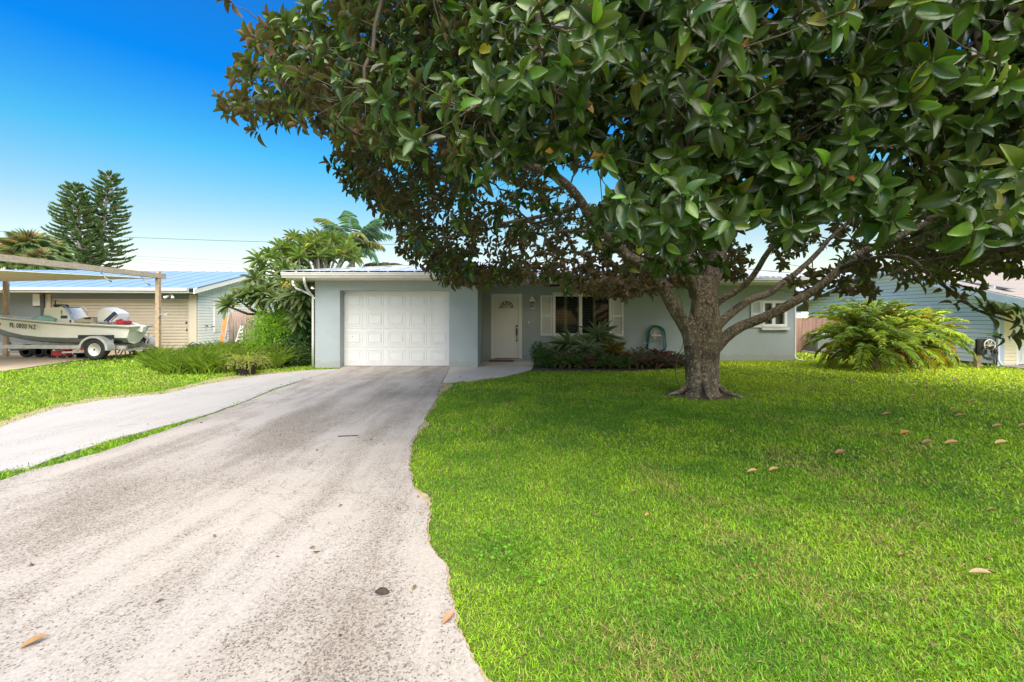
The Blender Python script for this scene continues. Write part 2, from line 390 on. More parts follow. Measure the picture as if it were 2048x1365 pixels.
# worn concrete with exposed shell aggregate
def concrete(name, base, speck=1.0, dark=(.13, .115, .10), spots=True):
    m, nt, b = new_mat(name)
    v = coords(nt); vs = coords(nt, (2.6, .42, 1), (0, 0, R(-7)))
    big = noise_tex(nt, v, .9, 5, .6)
    c = ramp(nt, big, [(.25, tuple(x * .87 for x in base)), (.6, base), (.85, tuple(min(1, x * 1.1) for x in base))])
    cool = noise_tex(nt, v, .45, 3)
    c = mixc(nt, ramp(nt, cool, [(.45, 0.), (.7, .55)]), c, (base[0] * .86, base[1] * .93, base[2] * 1.1))
    c = mixc(nt, .22, c, ramp(nt, noise_tex(nt, v, 55, 6, .7), [(.3, (.30, .27, .24)), (.7, (.95, .9, .84))]))
    streak = noise_tex(nt, vs, 1.15, 6, .62, .25)
    patch = noise_tex(nt, v, 1.7, 5, .65)
    area = mathn(nt, 'ADD', mathn(nt, 'MULTIPLY', streak, .72), mathn(nt, 'MULTIPLY', patch, .28))
    if spots:                                # old wheel wear on the left of the drive and by the near right edge
        tc = nt.nodes.new('ShaderNodeTexCoord')
        for (x, y, rx, ry, amt) in ((-2.7, 5.6, .8, 2.6, .13), (-3.1, 3.3, 1.0, 1.3, .10), (-.75, 1.9, .5, .9, .10), (-1.3, 8.2, .9, 2.0, .06), (-2.2, 8.2, .9, .8, .07)):
            mp = nt.nodes.new('ShaderNodeMapping'); mp.vector_type = 'TEXTURE'
            mp.inputs['Location'].default_value = (x, y, 0); mp.inputs['Scale'].default_value = (rx, ry, 1); mp.inputs['Rotation'].default_value = (0, 0, R(6))
            L(nt, tc.outputs['Object'], mp.inputs[0])
            g = nt.nodes.new('ShaderNodeTexGradient'); g.gradient_type = 'QUADRATIC_SPHERE'; L(nt, mp.outputs[0], g.inputs[0])
            area = mathn(nt, 'ADD', area, mathn(nt, 'MULTIPLY', g.outputs[1], amt * 3.0))
    sp = nt.nodes.new('ShaderNodeTexVoronoi'); sp.inputs['Scale'].default_value = 120; sp.distance = 'EUCLIDEAN'
    vd = nt.nodes.new('ShaderNodeVectorMath'); vd.operation = 'ADD'
    nn = nt.nodes.new('ShaderNodeTexNoise'); nn.inputs['Scale'].default_value = 90; L(nt, v, nn.inputs['Vector'])
    sc = nt.nodes.new('ShaderNodeVectorMath'); sc.operation = 'SCALE'; sc.inputs['Scale'].default_value = .02; L(nt, nn.outputs[1], sc.inputs[0])
    L(nt, v, vd.inputs[0]); L(nt, sc.outputs[0], vd.inputs[1]); L(nt, vd.outputs[0], sp.inputs['Vector'])
    sep = nt.nodes.new('ShaderNodeSeparateColor'); L(nt, sp.outputs['Color'], sep.inputs[0])
    fine = noise_tex(nt, v, 130, 4, .7)
    thr = mathn(nt, 'ADD', sep.outputs[0], mathn(nt, 'MULTIPLY', fine, .45))
    m1 = ramp(nt, area, [(.44, 0.), (.54, .27 * speck), (.70, .74 * speck)])
    f = mathn(nt, 'LESS_THAN', thr, mathn(nt, 'MULTIPLY_ADD', m1, 1.0)); nt.nodes[-1].inputs[2].default_value = .15
    # f compares pebble random value with local wear
    cmp_ = nt.nodes.new('ShaderNodeMath'); cmp_.operation = 'SUBTRACT'; L(nt, mathn(nt, 'ADD', m1, .22), cmp_.inputs[0]); L(nt, thr, cmp_.inputs[1])
    f = ramp(nt, mathn(nt, 'ADD', cmp_.outputs[0], .5), [(.48, 0.), (.56, 1.)])
    c = mixc(nt, mathn(nt, 'MULTIPLY', m1, .5), c, tuple(x * .55 for x in base))
    c = mixc(nt, mathn(nt, 'MULTIPLY', f, .88), c, mixc(nt, sep.outputs[1], tuple(x * .45 for x in dark), tuple(min(1, x * 2.4) for x in dark)))
    ck = nt.nodes.new('ShaderNodeTexVoronoi'); ck.feature = 'DISTANCE_TO_EDGE'; ck.inputs['Scale'].default_value = .42
    wv = nt.nodes.new('ShaderNodeVectorMath'); wv.operation = 'ADD'; wn = nt.nodes.new('ShaderNodeTexNoise'); wn.inputs['Scale'].default_value = 2.2; wn.inputs['Detail'].default_value = 6; L(nt, v, wn.inputs['Vector'])
    ws = nt.nodes.new('ShaderNodeVectorMath'); ws.operation = 'SCALE'; ws.inputs['Scale'].default_value = .55; L(nt, wn.outputs[1], ws.inputs[0]); L(nt, v, wv.inputs[0]); L(nt, ws.outputs[0], wv.inputs[1]); L(nt, wv.outputs[0], ck.inputs['Vector'])
    kf = ramp(nt, ck.outputs['Distance'], [(0., .45), (.002, .3), (.0032, 0.)])
    c = mixc(nt, mathn(nt, 'MULTIPLY', kf, ramp(nt, patch, [(.42, 0.), (.55, 1.)])), c, (.09, .075, .06))
    L(nt, c, b.inputs['Base Color']); b.inputs['Roughness'].default_value = .9; b.inputs['Specular IOR Level'].default_value = .3
    hgt = mathn(nt, 'SUBTRACT', fine, mathn(nt, 'MULTIPLY', f, 1.3))
    bump(nt, b, hgt, .5, .006); return m
M['conc'] = concrete('worn_driveway_concrete', (.335, .295, .245), 1., (.15, .125, .10))
M['conc2'] = concrete('pale_side_concrete', (.355, .335, .305), .45, (.25, .23, .2), False)
M['conc3'] = concrete('porch_concrete', (.46, .42, .36), .35, (.22, .19, .16), False)
M['sand'] = simple('sandy_dirt', (.36, .28, .17), .95, .25, 12, .5, 60, .01, dirt=(.14, .16, .04), dscale=3, dthr=.55)
M['mulch'] = simple('dark_mulch', (.05, .038, .028), .95, .4, 30, .6, 60, .02)

# ------------------------------------------------------------------ ground
def sheet(name, poly, z, mat, kind='structure', t=0.0):
    mb = MB()
    if t: mb.slab(poly, z - t, z)
    else: mb.add([(x, y, z) for x, y in poly], [tuple(range(len(poly)))])
    o = mb.build(name, mat, recalc=bool(t)); o['kind'] = kind
    if not t and o.data.polygons[0].normal.z < 0: o.data.flip_normals()
    return o
def gp(l): return [tuple(G(*q))[:2] for q in l]
sheet('ground', [(-900, -60), (900, -60), (900, 1500), (-900, 1500)], 0, M['soil'])
def wob(l, n=16, a=.035, s=3):               # ragged edge along a pixel polyline
    g = gp(l); out = []
    for (x0, y0), (x1, y1) in zip(g, g[1:]):
        for i in range(n):
            t = i / n; x = x0 + (x1 - x0) * t; y = y0 + (y1 - y0) * t
            out.append((x + a * noise.noise(Vector((x * s, y * s, 1))) + .028 * noise.noise(Vector((x * 11, y * 11, 2))) + .014 * noise.noise(Vector((x * 34, y * 34, 2))), y + a * noise.noise(Vector((x * s, y * s, 5)))))
    return out + [g[-1]]
right_edge = wob([(885, 768), (872, 800), (846, 850), (824, 885), (818, 930), (824, 975), (862, 1022), (852, 1095), (885, 1135), (896, 1190), (908, 1250), (935, 1320), (968, 1400), (1010, 1500), (1040, 1700)])
left_seam = wob([(686, 737), (560, 778), (500, 803), (430, 830), (356, 856), (200, 910), (60, 947), (0, 966), (-200, 1030)], a=.02)
house_front = [(-4.78, 12.75), (-1.7, 12.75), (-1.7, 12.45)]
drive = house_front + right_edge + [(.05, .6), (.1, -3), (-7, -3)] + left_seam[::-1] + [(-4.78, 12.46)]
sheet('driveway', drive, .022, M['conc'], t=.04)
side_top = wob([(632, 741), (520, 752), (405, 772), (330, 790), (200, 803), (110, 820), (40, 842), (-20, 868), (-200, 930)], a=.05)
side_bot = wob([(683, 739), (556, 777), (497, 802), (427, 828), (356, 848), (250, 875), (190, 893), (120, 915), (62, 937), (-60, 955), (-300, 1010)], a=.02)
sidep = side_top + side_bot[::-1]
sheet('side_driveway', sidep, .018, M['conc2'], t=.04)
strip = side_bot + left_seam[::-1]
walk = [(-1.7, 12.45), (-.95, 12.45), (-.95, 14.5), (.7, 14.5)] + wob([(1066, 735), (1062, 742), (1035, 749), (1000, 756), (940, 764), (885, 768)], a=.02)
sheet('front_walk', walk, .026, M['conc3'], t=.04)
dirt_side = wob([(640, 740), (520, 746), (430, 757), (330, 782), (200, 795), (110, 810), (30, 833), (-60, 865)], a=.12) + side_top[::-1]
sheet('bare_soil_strip', dirt_side, .006, M['sand'])
edge_sand = [(x + .0, y) for x, y in right_edge] + [(x + .015 + .3 * max(0, noise.noise(Vector((x * 1.1, y * 1.1, 9)))), y) for x, y in right_edge[::-1]]
sheet('sandy_lawn_edge', edge_sand, .010, M['sand'])
nd = gp([(-300, 790), (0, 744), (120, 727), (200, 716), (262, 708), (330, 700)]) + [(-13, 18.4), (-30, 18.4)]
sheet('neighbour_driveway', nd, .012, simple('tan_driveway', (.42, .33, .23), .9, .15, 2, .2))
bed = gp([(1062, 742), (1090, 743), (1180, 744), (1280, 743), (1345, 738), (1362, 726)]) + [(5.0, 14.5), (.7, 14.5)]
sheet('planting_bed', bed, .012, M['mulch'])
tb = [(3.46 + (.62 + .18 * noise.noise(Vector((math.cos(a), math.sin(a), 3)))) * math.cos(a), 8.2 + (.5 + .15 * noise.noise(Vector((math.cos(a), math.sin(a), 8)))) * math.sin(a)) for a in np.linspace(0, 2 * math.pi, 25)[:-1]]
sheet('tree_soil_ring', tb, .008, simple('root_soil', (.10, .07, .045), .95, .3, 20, .5, 60, .02))
nwalk = [(13.86, 11.9), (30, 11.9), (30, 13.2), (13.86, 13.2)]
sheet('neighbour_walk', nwalk, .03, M['conc3'], t=.05)

# ------------------------------------------------------------------ lawn blades
HOUSE = [(-5.45, 12.45), (-.95, 12.45), (-.95, 14.5), (9.08, 14.5), (9.08, 22), (-5.45, 22)]
EXC = [drive, sidep, walk, nd, bed, HOUSE, nwalk, [(13.86, 12.9), (30, 12.9), (30, 30), (13.86, 30)], [(-12.6, 18), (-12.6, 30), (-40, 30), (-40, 18)]]
def grass_points(d0, d1, dens):
    A = 40; n = int((d1 * d1 - d0 * d0) * R(124) / 2 * dens)
    r = np.sqrt(rng.random(n) * (d1 * d1 - d0 * d0) + d0 * d0); a = (rng.random(n) - .5) * R(124)
    return r * np.sin(a), r * np.cos(a)
def lawn():
    tv, tf = leaf_tpl(2, lambda t: [1, .85, .06][int(round(t * 2))], 0, .0, False)
    # bend the template
    tv = [(x, y, -.35 * x * x) for x, y, z in tv]
    I = Inst(tv, tf)
    for d0, d1, dens, wd, ht in ((1.3, 3, 16000, .0042, .023), (3, 5, 10500, .005, .025), (5, 8, 4900, .0072, .029), (8, 12, 2200, .010, .036), (12, 18, 850, .017, .042), (18, 26, 160, .035, .06)):
        x, y = grass_points(d0, d1, dens)
        jx = x + rng.normal(0, .035, len(x)) + .08 * vnoise(x, y, 3.1, 7) + .06 * vnoise(x, y, 9, 9) + .03 * vnoise(x, y, 30, 9); jy = y + rng.normal(0, .035, len(x))
        keep = np.ones(len(x), bool)
        for p in EXC: keep &= ~inpoly(jx, jy, p)
        # thin patches: around the trunk, next to the sand
        dt = np.hypot((jx - 3.46) / .75, (jy - 8.2) / .6); keep &= (dt > 1) | (rng.random(len(x)) < .25 * (dt > .75))
        ds = inpoly(jx, jy, dirt_side); keep &= ~ds | (rng.random(len(x)) < .3)
        es = inpoly(jx, jy, edge_sand); keep &= ~es | (rng.random(len(x)) < .35)
        st = inpoly(jx, jy, strip)
        x, y = x[keep], y[keep]; st = st[keep]; n = len(x)
        pa = vnoise(x, y, .8, 1) * .6 + vnoise(x, y, 2.7, 2) * .45 + vnoise(x, y, 7, 3) * .25
        pb = vnoise(x, y, 1.3, 4) * .6 + vnoise(x, y, 5, 5) * .4
        az = rng.random(n) * 2 * math.pi; el = R(12) + rng.random(n) * R(68)
        X = np.stack([np.cos(az) * np.cos(el), np.sin(az) * np.cos(el), np.sin(el)], 1)
        up = np.tile([0, 0, 1.], (n, 1)) + rng.normal(0, .3, (n, 3))
        X, Yv, Z = basis(X, up)
        h = ht * (.65 + rng.random(n) * .9) * (1 + .28 * pb)
        h = np.where(inpoly(x, y, dirt_side), h * 1.2, h)
        lw = wd * (.7 + .6 * rng.random(n))
        col = np.empty((n, 3)); t = np.clip(.5 + pa * 1.0, 0, 1)[:, None]
        left = (x < -5)[:, None]
        cg = np.array([.095, .235, .012]); cy = np.array([.24, .39, .018]); cl = np.array([.28, .42, .025])
        col = cg * (1 - t) + cy * t
        col = np.where(left, col * .5 + cl * .5, col)
        fr_ = (np.clip((y - 6.5) / 3.5, 0, 1) * np.clip((x - 1.5) / 4, 0, 1))[:, None]; col = col * (1 - fr_ * .8) + np.array([.50, .60, .03]) * fr_ * .8  # far right blades coloured brighter, sunlight painted into the grass
        col = col * (1 + (rng.random((n, 1)) - .5) * .9) * (1 + (rng.random((n, 3)) - .5) * .15)
        dry = rng.random(n) < (.06 + .5 * np.clip(pb * 1.8 - .45, 0, 1)); col[dry] = np.array([.33, .30, .09]) * (.7 + .5 * rng.random((dry.sum(), 1)))
        pos = np.stack([x, y, np.where(st, .005, 0)], 1)
        I.add(pos, X, Yv, Z, np.stack([h, lw, h], 1), col)
    o = I.build('lawn_grass', M['grass'], smooth=False); o['kind'] = 'stuff'; tag(o, 'short bright green lawn grass around the driveway', 'grass')
lawn()
def weeds():                                   # broad-leaved clover patches in the near lawn
    tv, tf = leaf_tpl(3, lambda t: [.15, .9, .9, .2][int(round(t * 3))], .15, .1)
    I = Inst(tv, tf)
    for cx, cy, r, n in ((-.05, 2.75, .2, 170), (.15, 2.6, .2, 100), (1.1, 2.6, .25, 160), (.7, 2.35, .2, 70), (1.75, 1.95, .25, 140), (1.5, 2.6, .2, 80), (.2, 2.2, .15, 60), (2.4, 2.2, .3, 110), (2.1, 3.2, .3, 90)):
        a = rng.random(n) * 2 * math.pi; q = r * np.sqrt(rng.random(n)) * 1.3
        pos = np.stack([cx + q * np.cos(a), cy + q * np.sin(a), .03 + .025 * rng.random(n)], 1)
        az = rng.random(n) * 2 * math.pi; el = R(5) + rng.random(n) * R(35)
        X = np.stack([np.cos(az) * np.cos(el), np.sin(az) * np.cos(el), np.sin(el)], 1)
        X, Yv, Z = basis(X, np.tile([0, 0, 1.], (n, 1)))
        s = .015 + .009 * rng.random(n)
        I.add(pos, X, Yv, Z, np.stack([s, s * .85, s], 1), vcol(n, (.11, .26, .02), .3))
    o = I.build('clover', M['grass']); o['kind'] = 'stuff'; tag(o, 'patches of small round-leaved clover in the near lawn', 'ground cover')
weeds()

def litter():                                  # broken leaf bits and bark crumbs
    tv, tf = leaf_tpl(2, lambda t: [.4, 1, .2][int(round(t * 2))], .3, .2)
    I = Inst(tv, tf); n = 1500; x = rng.random(n) * 15 - 5; y = 1.8 + rng.random(n) ** 1.3 * 11
    dn = np.exp(-((x - 4) / 4.5) ** 2) * .8 + .12; k = (rng.random(n) < dn) & ~inpoly(x, y, HOUSE); x, y = x[k], y[k]; n = len(x)
    onc = inpoly(x, y, drive) | inpoly(x, y, sidep); az = rng.random(n) * 6.283; X = np.stack([np.cos(az), np.sin(az), rng.normal(0, .2, n)], 1); X, Y, Z = basis(X, np.tile([0, 0, 1.], (n, 1)) + rng.normal(0, .4, (n, 3)))
    s = np.where(onc, .012, .022) + .03 * rng.random(n) ** 3; I.add(np.stack([x, y, np.where(onc, .03, .026)], 1), X, Y, Z, np.stack([s, s * .45, s], 1), vcol(n, (.20, .125, .06), .5, .1))
    o = I.build('leaf_litter', M['dryleaf']); o['kind'] = 'stuff'; tag(o, 'tiny broken brown leaf bits scattered over lawn and drive', 'leaf litter')
def fallen(px, py, s, label, az, hs=.3, c=(.30, .16, .07)):
    tv, tf = leaf_tpl(6, lambda t: .95 * math.sin(math.pi * min(1, (t * .92 + .04))) ** .8, .22, -.12)
    I = Inst(tv, tf); p = G(px, py, .045)
    on_conc = inpoly(np.array([p.x]), np.array([p.y]), drive)[0]
    p.z = .026 if on_conc else .03
    X = np.array([[math.cos(az), math.sin(az), .05]]); X, Y, Z = basis(X, np.array([[.15, -.25, 1.]])); s *= .62
    I.add(np.array([p]), X, Y, Z, np.array([[s, s * .42, s]]), np.array([c]))
    o = I.build('fallen_leaf', M['dryleaf']); return tag(o, label, 'leaf', 'fallen magnolia leaves')
M['dryleaf'] = leaf_mat('dry_leaf', .6, None, .1)
litter()
fallen(885, 1240, .13, 'large tan dry leaf at the driveway edge, touching the near lawn', R(60), c=(.38, .2, .11))
fallen(40, 1288, .13, 'brown dry leaf on the driveway at the lower left corner', R(50), c=(.27, .15, .05))
fallen(1495, 941, .15, 'left one of two tan leaves close together in mid lawn', R(3), c=(.42, .25, .1))
fallen(1538, 938, .15, 'right one of two tan leaves close together in mid lawn', R(8), c=(.4, .22, .08))
fallen(1938, 1140, .15, 'pale dry leaf on the near lawn at the right side', R(-20), c=(.34, .25, .12))
fallen(1290, 1028, .07, 'small reddish leaf alone in the lawn left of the two tan leaves', R(40), c=(.45, .2, .08))
fallen(1800, 866, .22, 'reddish brown leaf on sunlit lawn below the palms', R(5), c=(.34, .14, .05))
fallen(1890, 885, .22, 'middle leaf of the row of three on the right lawn', R(-4), c=(.36, .2, .08))
fallen(1990, 885, .22, 'rightmost tan leaf of the row of three on the right lawn', R(0), c=(.44, .3, .12))
for (px, py, az) in ((1765, 828, 2), (1900, 818, 10), (1910, 831, -8), (1940, 801, 3), (1860, 793, 15), (1985, 852, 0), (1820, 792, -5), (1850, 772, 4), (1615, 780, 2), (1905, 758, 9), (1780, 757, -3), (1700, 765, 7), (2038, 851, 3), (1670, 905, 12), (1845, 884, 6), (1590, 763, 4)):
    fallen(px, py, .2, 'small dry brown leaf scattered on the sunlit lawn right of the magnolia', R(az), c=(.24, .13, .06))
tw = MB(); a = G(676, 873, .03)
tw.tube([a, a + Vector((.1, .01, .004)), a + Vector((.22, .04, 0))], .006, 5); tag(tw.build('twig', M['twig']), 'thin twig lying on the middle of the driveway', 'twig')
cl = MB(); a = G(766, 1184, .022)
cl.tube([a + Vector((-.04, 0, 0)), a + Vector((-.015, .01, .006)), a + Vector((.01, 0, .008)), a + Vector((.035, -.01, .002))], [.008, .022, .026, .01], 9, wob=1.4, flat=.25); o = cl.build('mud_clod', M['mulch']); tag(o, 'dark brown mud clod on the driveway near the lawn', 'mud clod')
# ------------------------------------------------------------------ main house
def roof_ribs(mb, a, b, c, d, step, m=0, h=.035, w=.05):
    """ribs from eave a->b to ridge d->c (a under d, b under c)"""
    a, b, c, d = map(Vector, (a, b, c, d)); n = max(1, int((b - a).length / step))
    for i in range(n + 1):
        t = i / n; p = a.lerp(b, t); q = d.lerp(c, t)
        if (q - p).length > .3: mb.bar(p + Vector((0, 0, h / 2)), q + Vector((0, 0, h / 2)), w, h, m)
def frame_rect(mb, x0, x1, z0, z1, y0, y1, w, m=0):      # picture-frame in xz plane, butted
    mb.box(x0, x1, y0, y1, z1 - w, z1, m); mb.box(x0, x1, y0, y1, z0, z0 + w, m)
    mb.box(x0, x0 + w, y0, y1, z0 + w, z1 - w, m); mb.box(x1 - w, x1, y0, y1, z0 + w, z1 - w, m)

m_, nt, b = new_mat('window_glass')
b.inputs['Base Color'].default_value = (.02, .025, .03, 1); b.inputs['Roughness'].default_value = .04
tr = nt.nodes.new('ShaderNodeBsdfTransparent'); tr.inputs[0].default_value = (.75, .8, .78, 1); mx = nt.nodes.new('ShaderNodeMixShader'); mx.inputs[0].default_value = .3
L(nt, tr.outputs[0], mx.inputs[1]); L(nt, b.outputs[0], mx.inputs[2]); L(nt, mx.outputs[0], nt.nodes['Material Output'].inputs[0]); M['glass'] = m_

H = empty('house', (0, 16, 0), 'low blue-grey stucco house with white garage door and pale metal roof', 'house')
GF, MF = 12.45, 14.5; X0, X1, X2 = -5.45, -.95, 9.08; ZT = 2.44
w = MB()
# garage front with its opening
w.box(X0, -4.76, GF, GF + .2, 0, ZT); w.box(-1.74, X1, GF, GF + .2, 0, ZT); w.box(-4.76, -1.74, GF, GF + .2, 2.15, ZT)
w.box(X1 - .2, X1, GF + .2, MF, 0, ZT); w.box(X0, X0 + .2, GF + .2, 21.6, 0, ZT)
w.box(-4.76, -4.757, GF + .2, GF + .33, 0, 2.15)
# main front with openings: door, window 1, window 2
DX0, DX1, DZ = -.62, .27, 2.10
W1 = (1.31, 3.21, .80, 2.16); W2 = (8.04, 8.84, 1.10, 1.94)
T = .2
def wallx(x0, x1, z0, z1): w.box(x0, x1, MF, MF + T, z0, z1)
wallx(X1 , DX0, 0, ZT); wallx(DX0, DX1, DZ, ZT); wallx(DX1, W1[0], 0, ZT)
wallx(W1[0], W1[1], 0, W1[2]); wallx(W1[0], W1[1], W1[3], ZT); wallx(W1[1], W2[0], 0, ZT)
wallx(W2[0], W2[1], 0, W2[2]); wallx(W2[0], W2[1], W2[3], ZT); wallx(W2[1], X2, 0, ZT)
w.box(X2 - .2, X2, MF + T, 21.6, 0, ZT); w.box(X0 + .2, X2 - .2, 21.4, 21.6, 0, ZT)
w.build('wall', M['stucco'], H)
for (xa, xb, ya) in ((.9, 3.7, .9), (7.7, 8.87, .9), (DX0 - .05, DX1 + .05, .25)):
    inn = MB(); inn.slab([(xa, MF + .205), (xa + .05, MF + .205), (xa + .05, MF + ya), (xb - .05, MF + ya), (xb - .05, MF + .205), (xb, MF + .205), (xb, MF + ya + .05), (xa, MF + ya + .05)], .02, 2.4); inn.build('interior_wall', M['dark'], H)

# roof
RZ, RY = 3.50, 17.2; EL, ER = -6.07, 9.7; E1, E2 = 11.87, 13.5; EZ = 2.61; PX = .64
hx0, hx1 = EL + 4.7, ER - 3.6
r = MB()
A = Vector((EL, E1, EZ)); B = Vector((PX, E1, EZ)); Cc = Vector((PX, RY, RZ)); D = Vector((hx0, RY, RZ))
r.plate([A, B, Cc, D], .03); roof_ribs(r, Vector((hx0, E1, EZ)), B, Cc, D, .6)
for i in range(1, 8):
    t = i / 8; x = EL + (hx0 - EL) * t; r.bar((x, E1, EZ + .011), (x, E1 + (RY - E1) * t, EZ + (RZ - EZ) * t + .011), .035, .022)
A2 = Vector((PX, E2, EZ)); B2 = Vector((ER, E2, EZ)); C2 = Vector((hx1, RY, RZ)); D2 = Vector((PX, RY, RZ))
r.plate([A2, B2, C2, D2], .03); roof_ribs(r, A2, Vector((hx1, E2, EZ)), C2, D2, .6)
BK = 22.2
r.plate([(EL, BK, EZ), (ER, BK, EZ), (hx1, RY, RZ), (hx0, RY, RZ)], .03)
r.plate([(EL, E1, EZ), (hx0, RY, RZ), (EL, BK, EZ)], .03)
r.plate([(ER, E2, EZ), (ER, BK, EZ), (hx1, RY, RZ)], .03)
for i in range(1, 14):
    y = E1 + (BK - E1) * i / 14; t = min((y - E1) / (RY - E1), (BK - y) / (BK - RY)); r.bar((EL, y, EZ + .011), (EL + (hx0 - EL) * t, y, EZ + (RZ - EZ) * t + .011), .035, .022)
for (p, q) in (((EL, E1, EZ), (hx0, RY, RZ)), ((hx0, RY, RZ), (hx1, RY, RZ)), ((ER, E2, EZ), (hx1, RY, RZ))):
    r.bar(Vector(p) + Vector((0, 0, .015)), Vector(q) + Vector((0, 0, .015)), .16, .02)
rf = r.build('roof', M['roofmetal'], H)
# leaf litter and dark closure under the ribs along the eave
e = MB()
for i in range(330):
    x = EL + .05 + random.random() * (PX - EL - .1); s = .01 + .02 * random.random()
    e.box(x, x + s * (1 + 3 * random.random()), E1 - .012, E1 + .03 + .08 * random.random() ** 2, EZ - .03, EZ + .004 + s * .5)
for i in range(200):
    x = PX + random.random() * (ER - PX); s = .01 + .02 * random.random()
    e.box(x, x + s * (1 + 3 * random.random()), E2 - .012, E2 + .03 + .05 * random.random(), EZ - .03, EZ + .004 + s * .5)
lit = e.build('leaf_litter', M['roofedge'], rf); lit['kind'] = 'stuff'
# soffit and fascia
s = MB()
s.slab([(EL + .1, E1 + .12), (PX - .02, E1 + .12), (PX - .02, E2 + .02), (PX - .02, MF - .002), (X1 + .002, MF - .002), (X1 + .002, GF - .002), (X0 - .002, GF - .002), (X0 - .002, 21.6), (EL + .1, 21.6)], ZT - .02, ZT - .003)
s.slab([(PX - .018, E2 + .02), (ER - .05, E2 + .02), (ER - .05, MF - .002), (PX - .018, MF - .002)], ZT - .02, ZT - .003)
s.slab([(X2 + .002, MF), (ER - .05, MF), (ER - .05, 21.6), (X2 + .002, 21.6)], ZT - .02, ZT - .003)
s.build('soffit', M['soffit'], H)
fs = MB()
fs.box(EL + .06, PX, E1 + .095, E1 + .118, ZT - .02, EZ - .035)
fs.box(PX + .002, PX + .022, E1 + .095, E2, ZT - .02, EZ - .035)
fs.box(PX + .024, ER - .02, E2, E2 + .018, ZT - .022, EZ - .035)
fs.box(EL + .04, EL + .058, E1 + .12, BK, ZT - .02, EZ - .035); fs.box(ER - .045, ER - .025, E2 + .02, BK, ZT - .022, EZ - .035)
fs.build('fascia', M['soffit'], H)
g = MB()
prof = [(E1 + .093, 2.59), (E1 + .093, 2.455), (E1 + .03, 2.45), (E1 + .012, 2.49), (E1 - .018, 2.52), (E1 - .02, 2.565), (E1 - .03, 2.57), (E1 - .03, 2.59), (E1 - .018, 2.59), (E1 + .0, 2.53), (E1 + .03, 2.465), (E1 + .083, 2.468), (E1 + .083, 2.59)]
n = len(prof)
g.prismx([(y, z) for y, z in [(E1 + .093, 2.59), (E1 + .093, 2.455), (E1 + .02, 2.45), (E1 + .006, 2.485), (E1 - .022, 2.52), (E1 - .026, 2.562), (E1 - .036, 2.566), (E1 - .036, 2.59)]], EL - .02, PX + .02)
g.build('gutter', M['gutter'], H)
g = MB(); g.prismx([(y + (E2 - E1) - .095, z) for y, z in [(E1 + .093, 2.59), (E1 + .093, 2.455), (E1 + .02, 2.45), (E1 + .006, 2.485), (E1 - .022, 2.52), (E1 - .026, 2.562), (E1 - .036, 2.566), (E1 - .036, 2.59)]], PX + .06, ER)
g.build('gutter', M['gutter'], H)
def dsp(pts): 
    d = MB(); d.tube(pts, .036, 8, flat=.75); return d.build('downspout', M['gutter'], H)
dsp([P(608, 553, 11.9), P(609, 566, 11.95), P(613, 577, 12.15), P(621, 588, 12.38), (X0 - .045, 12.42, 1.98), (X0 - .045, 12.42, 1.85), (X0 - .045, 12.42, .9), (X0 - .045, 12.42, .02)])
dsp([P(585, 562, 12.9), P(586, 570, 12.9), P(594, 578, 12.75), P(614, 586, 12.5), (X0 - .05, 12.44, 2.0)])
dsp([(9.13, 14.52, 2.42), (9.13, 14.52, 1.2), (9.13, 14.52, .12), (9.15, 14.46, .05), (9.25, 14.3, .03)])

# garage door: five by four raised panels
gd = MB(); DY = 12.76; gx0, gx1, gz0, gz1 = -4.80, -1.76, .03, 2.14
rows = 4; hh = (gz1 - gz0) / rows
for k in range(rows):
    z0 = gz0 + k * hh; gd.box(gx0, gx1, DY, DY + .04, z0 + .006, z0 + hh - .006)
    gd.box(gx0, gx1, DY + .012, DY + .038, z0 - .006, z0 + .006)
    for c in range(5):
        pw = (gx1 - gx0) / 5; x0 = gx0 + c * pw + .055; x1 = x0 + pw - .11; a, b2 = z0 + .07, z0 + hh - .07
        frame_rect(gd, x0, x1, a, b2, DY - .009, DY - .001, .02)
        frame_rect(gd, x0 + .06, x1 - .06, a + .055, b2 - .055, DY - .010, DY - .001, .012)
        gd.box(x0 + .08, x1 - .08, DY - .007, DY - .001, a + .075, b2 - .075)
gdo = gd.build('garage_door', M['whitedoor'], H)
sl = MB(); sl.box(gx0, gx1, DY + .002, DY + .036, .005, .022); sl.build('bottom_seal', M['black'], gdo)
hn = MB(); hn.lathe([(.0, -.012), (.016, -.01), (.018, 0)], (-4.52, DY - .001, .86), 'y', 10); hn.build('lock', M['steel'], gdo)
tr_ = MB(); tr_.box(-4.757, gx0 + .03, DY - .03, DY - .014, 0, 2.15) if False else None
tr_.box(-4.755, -1.745, DY - .05, DY - .028, 2.125, 2.148); tr_.box(-1.765, -1.742, DY - .05, DY - .028, 0, 2.122); tr_.build('door_trim', M['white'], H)

# front door
d = MB(); y = MF + .045
d.box(DX0 + .06, DX1 - .06, y, y + .05, .09, DZ - .05)
cx = (DX0 + DX1) / 2
for (x0, x1) in ((cx - .27, cx - .05), (cx + .05, cx + .27)):
    for (z0, z1) in ((.28, .84), (1.0, 1.62)):
        frame_rect(d, x0, x1, z0, z1, y - .012, y - .001, .02); d.box(x0 + .045, x1 - .045, y - .009, y - .001, z0 + .045, z1 - .045)
do = d.build('front_door', M['whitedoor'], H)
f = MB(); zc = 1.70; rr = .25
arc = [(cx + rr * math.cos(a), zc + rr * math.sin(a)) for a in np.linspace(0, math.pi, 19)]
f.prism(arc, y - .004, y - .001); fl = f.build('fanlight', simple('dark_fan_glass', (.05, .05, .045), .15, .3, 30, 0), do)
f = MB(); f.tube([(x, y - .01, z) for x, z in arc] + [(arc[0][0], y - .01, arc[0][1])], .014, 6)
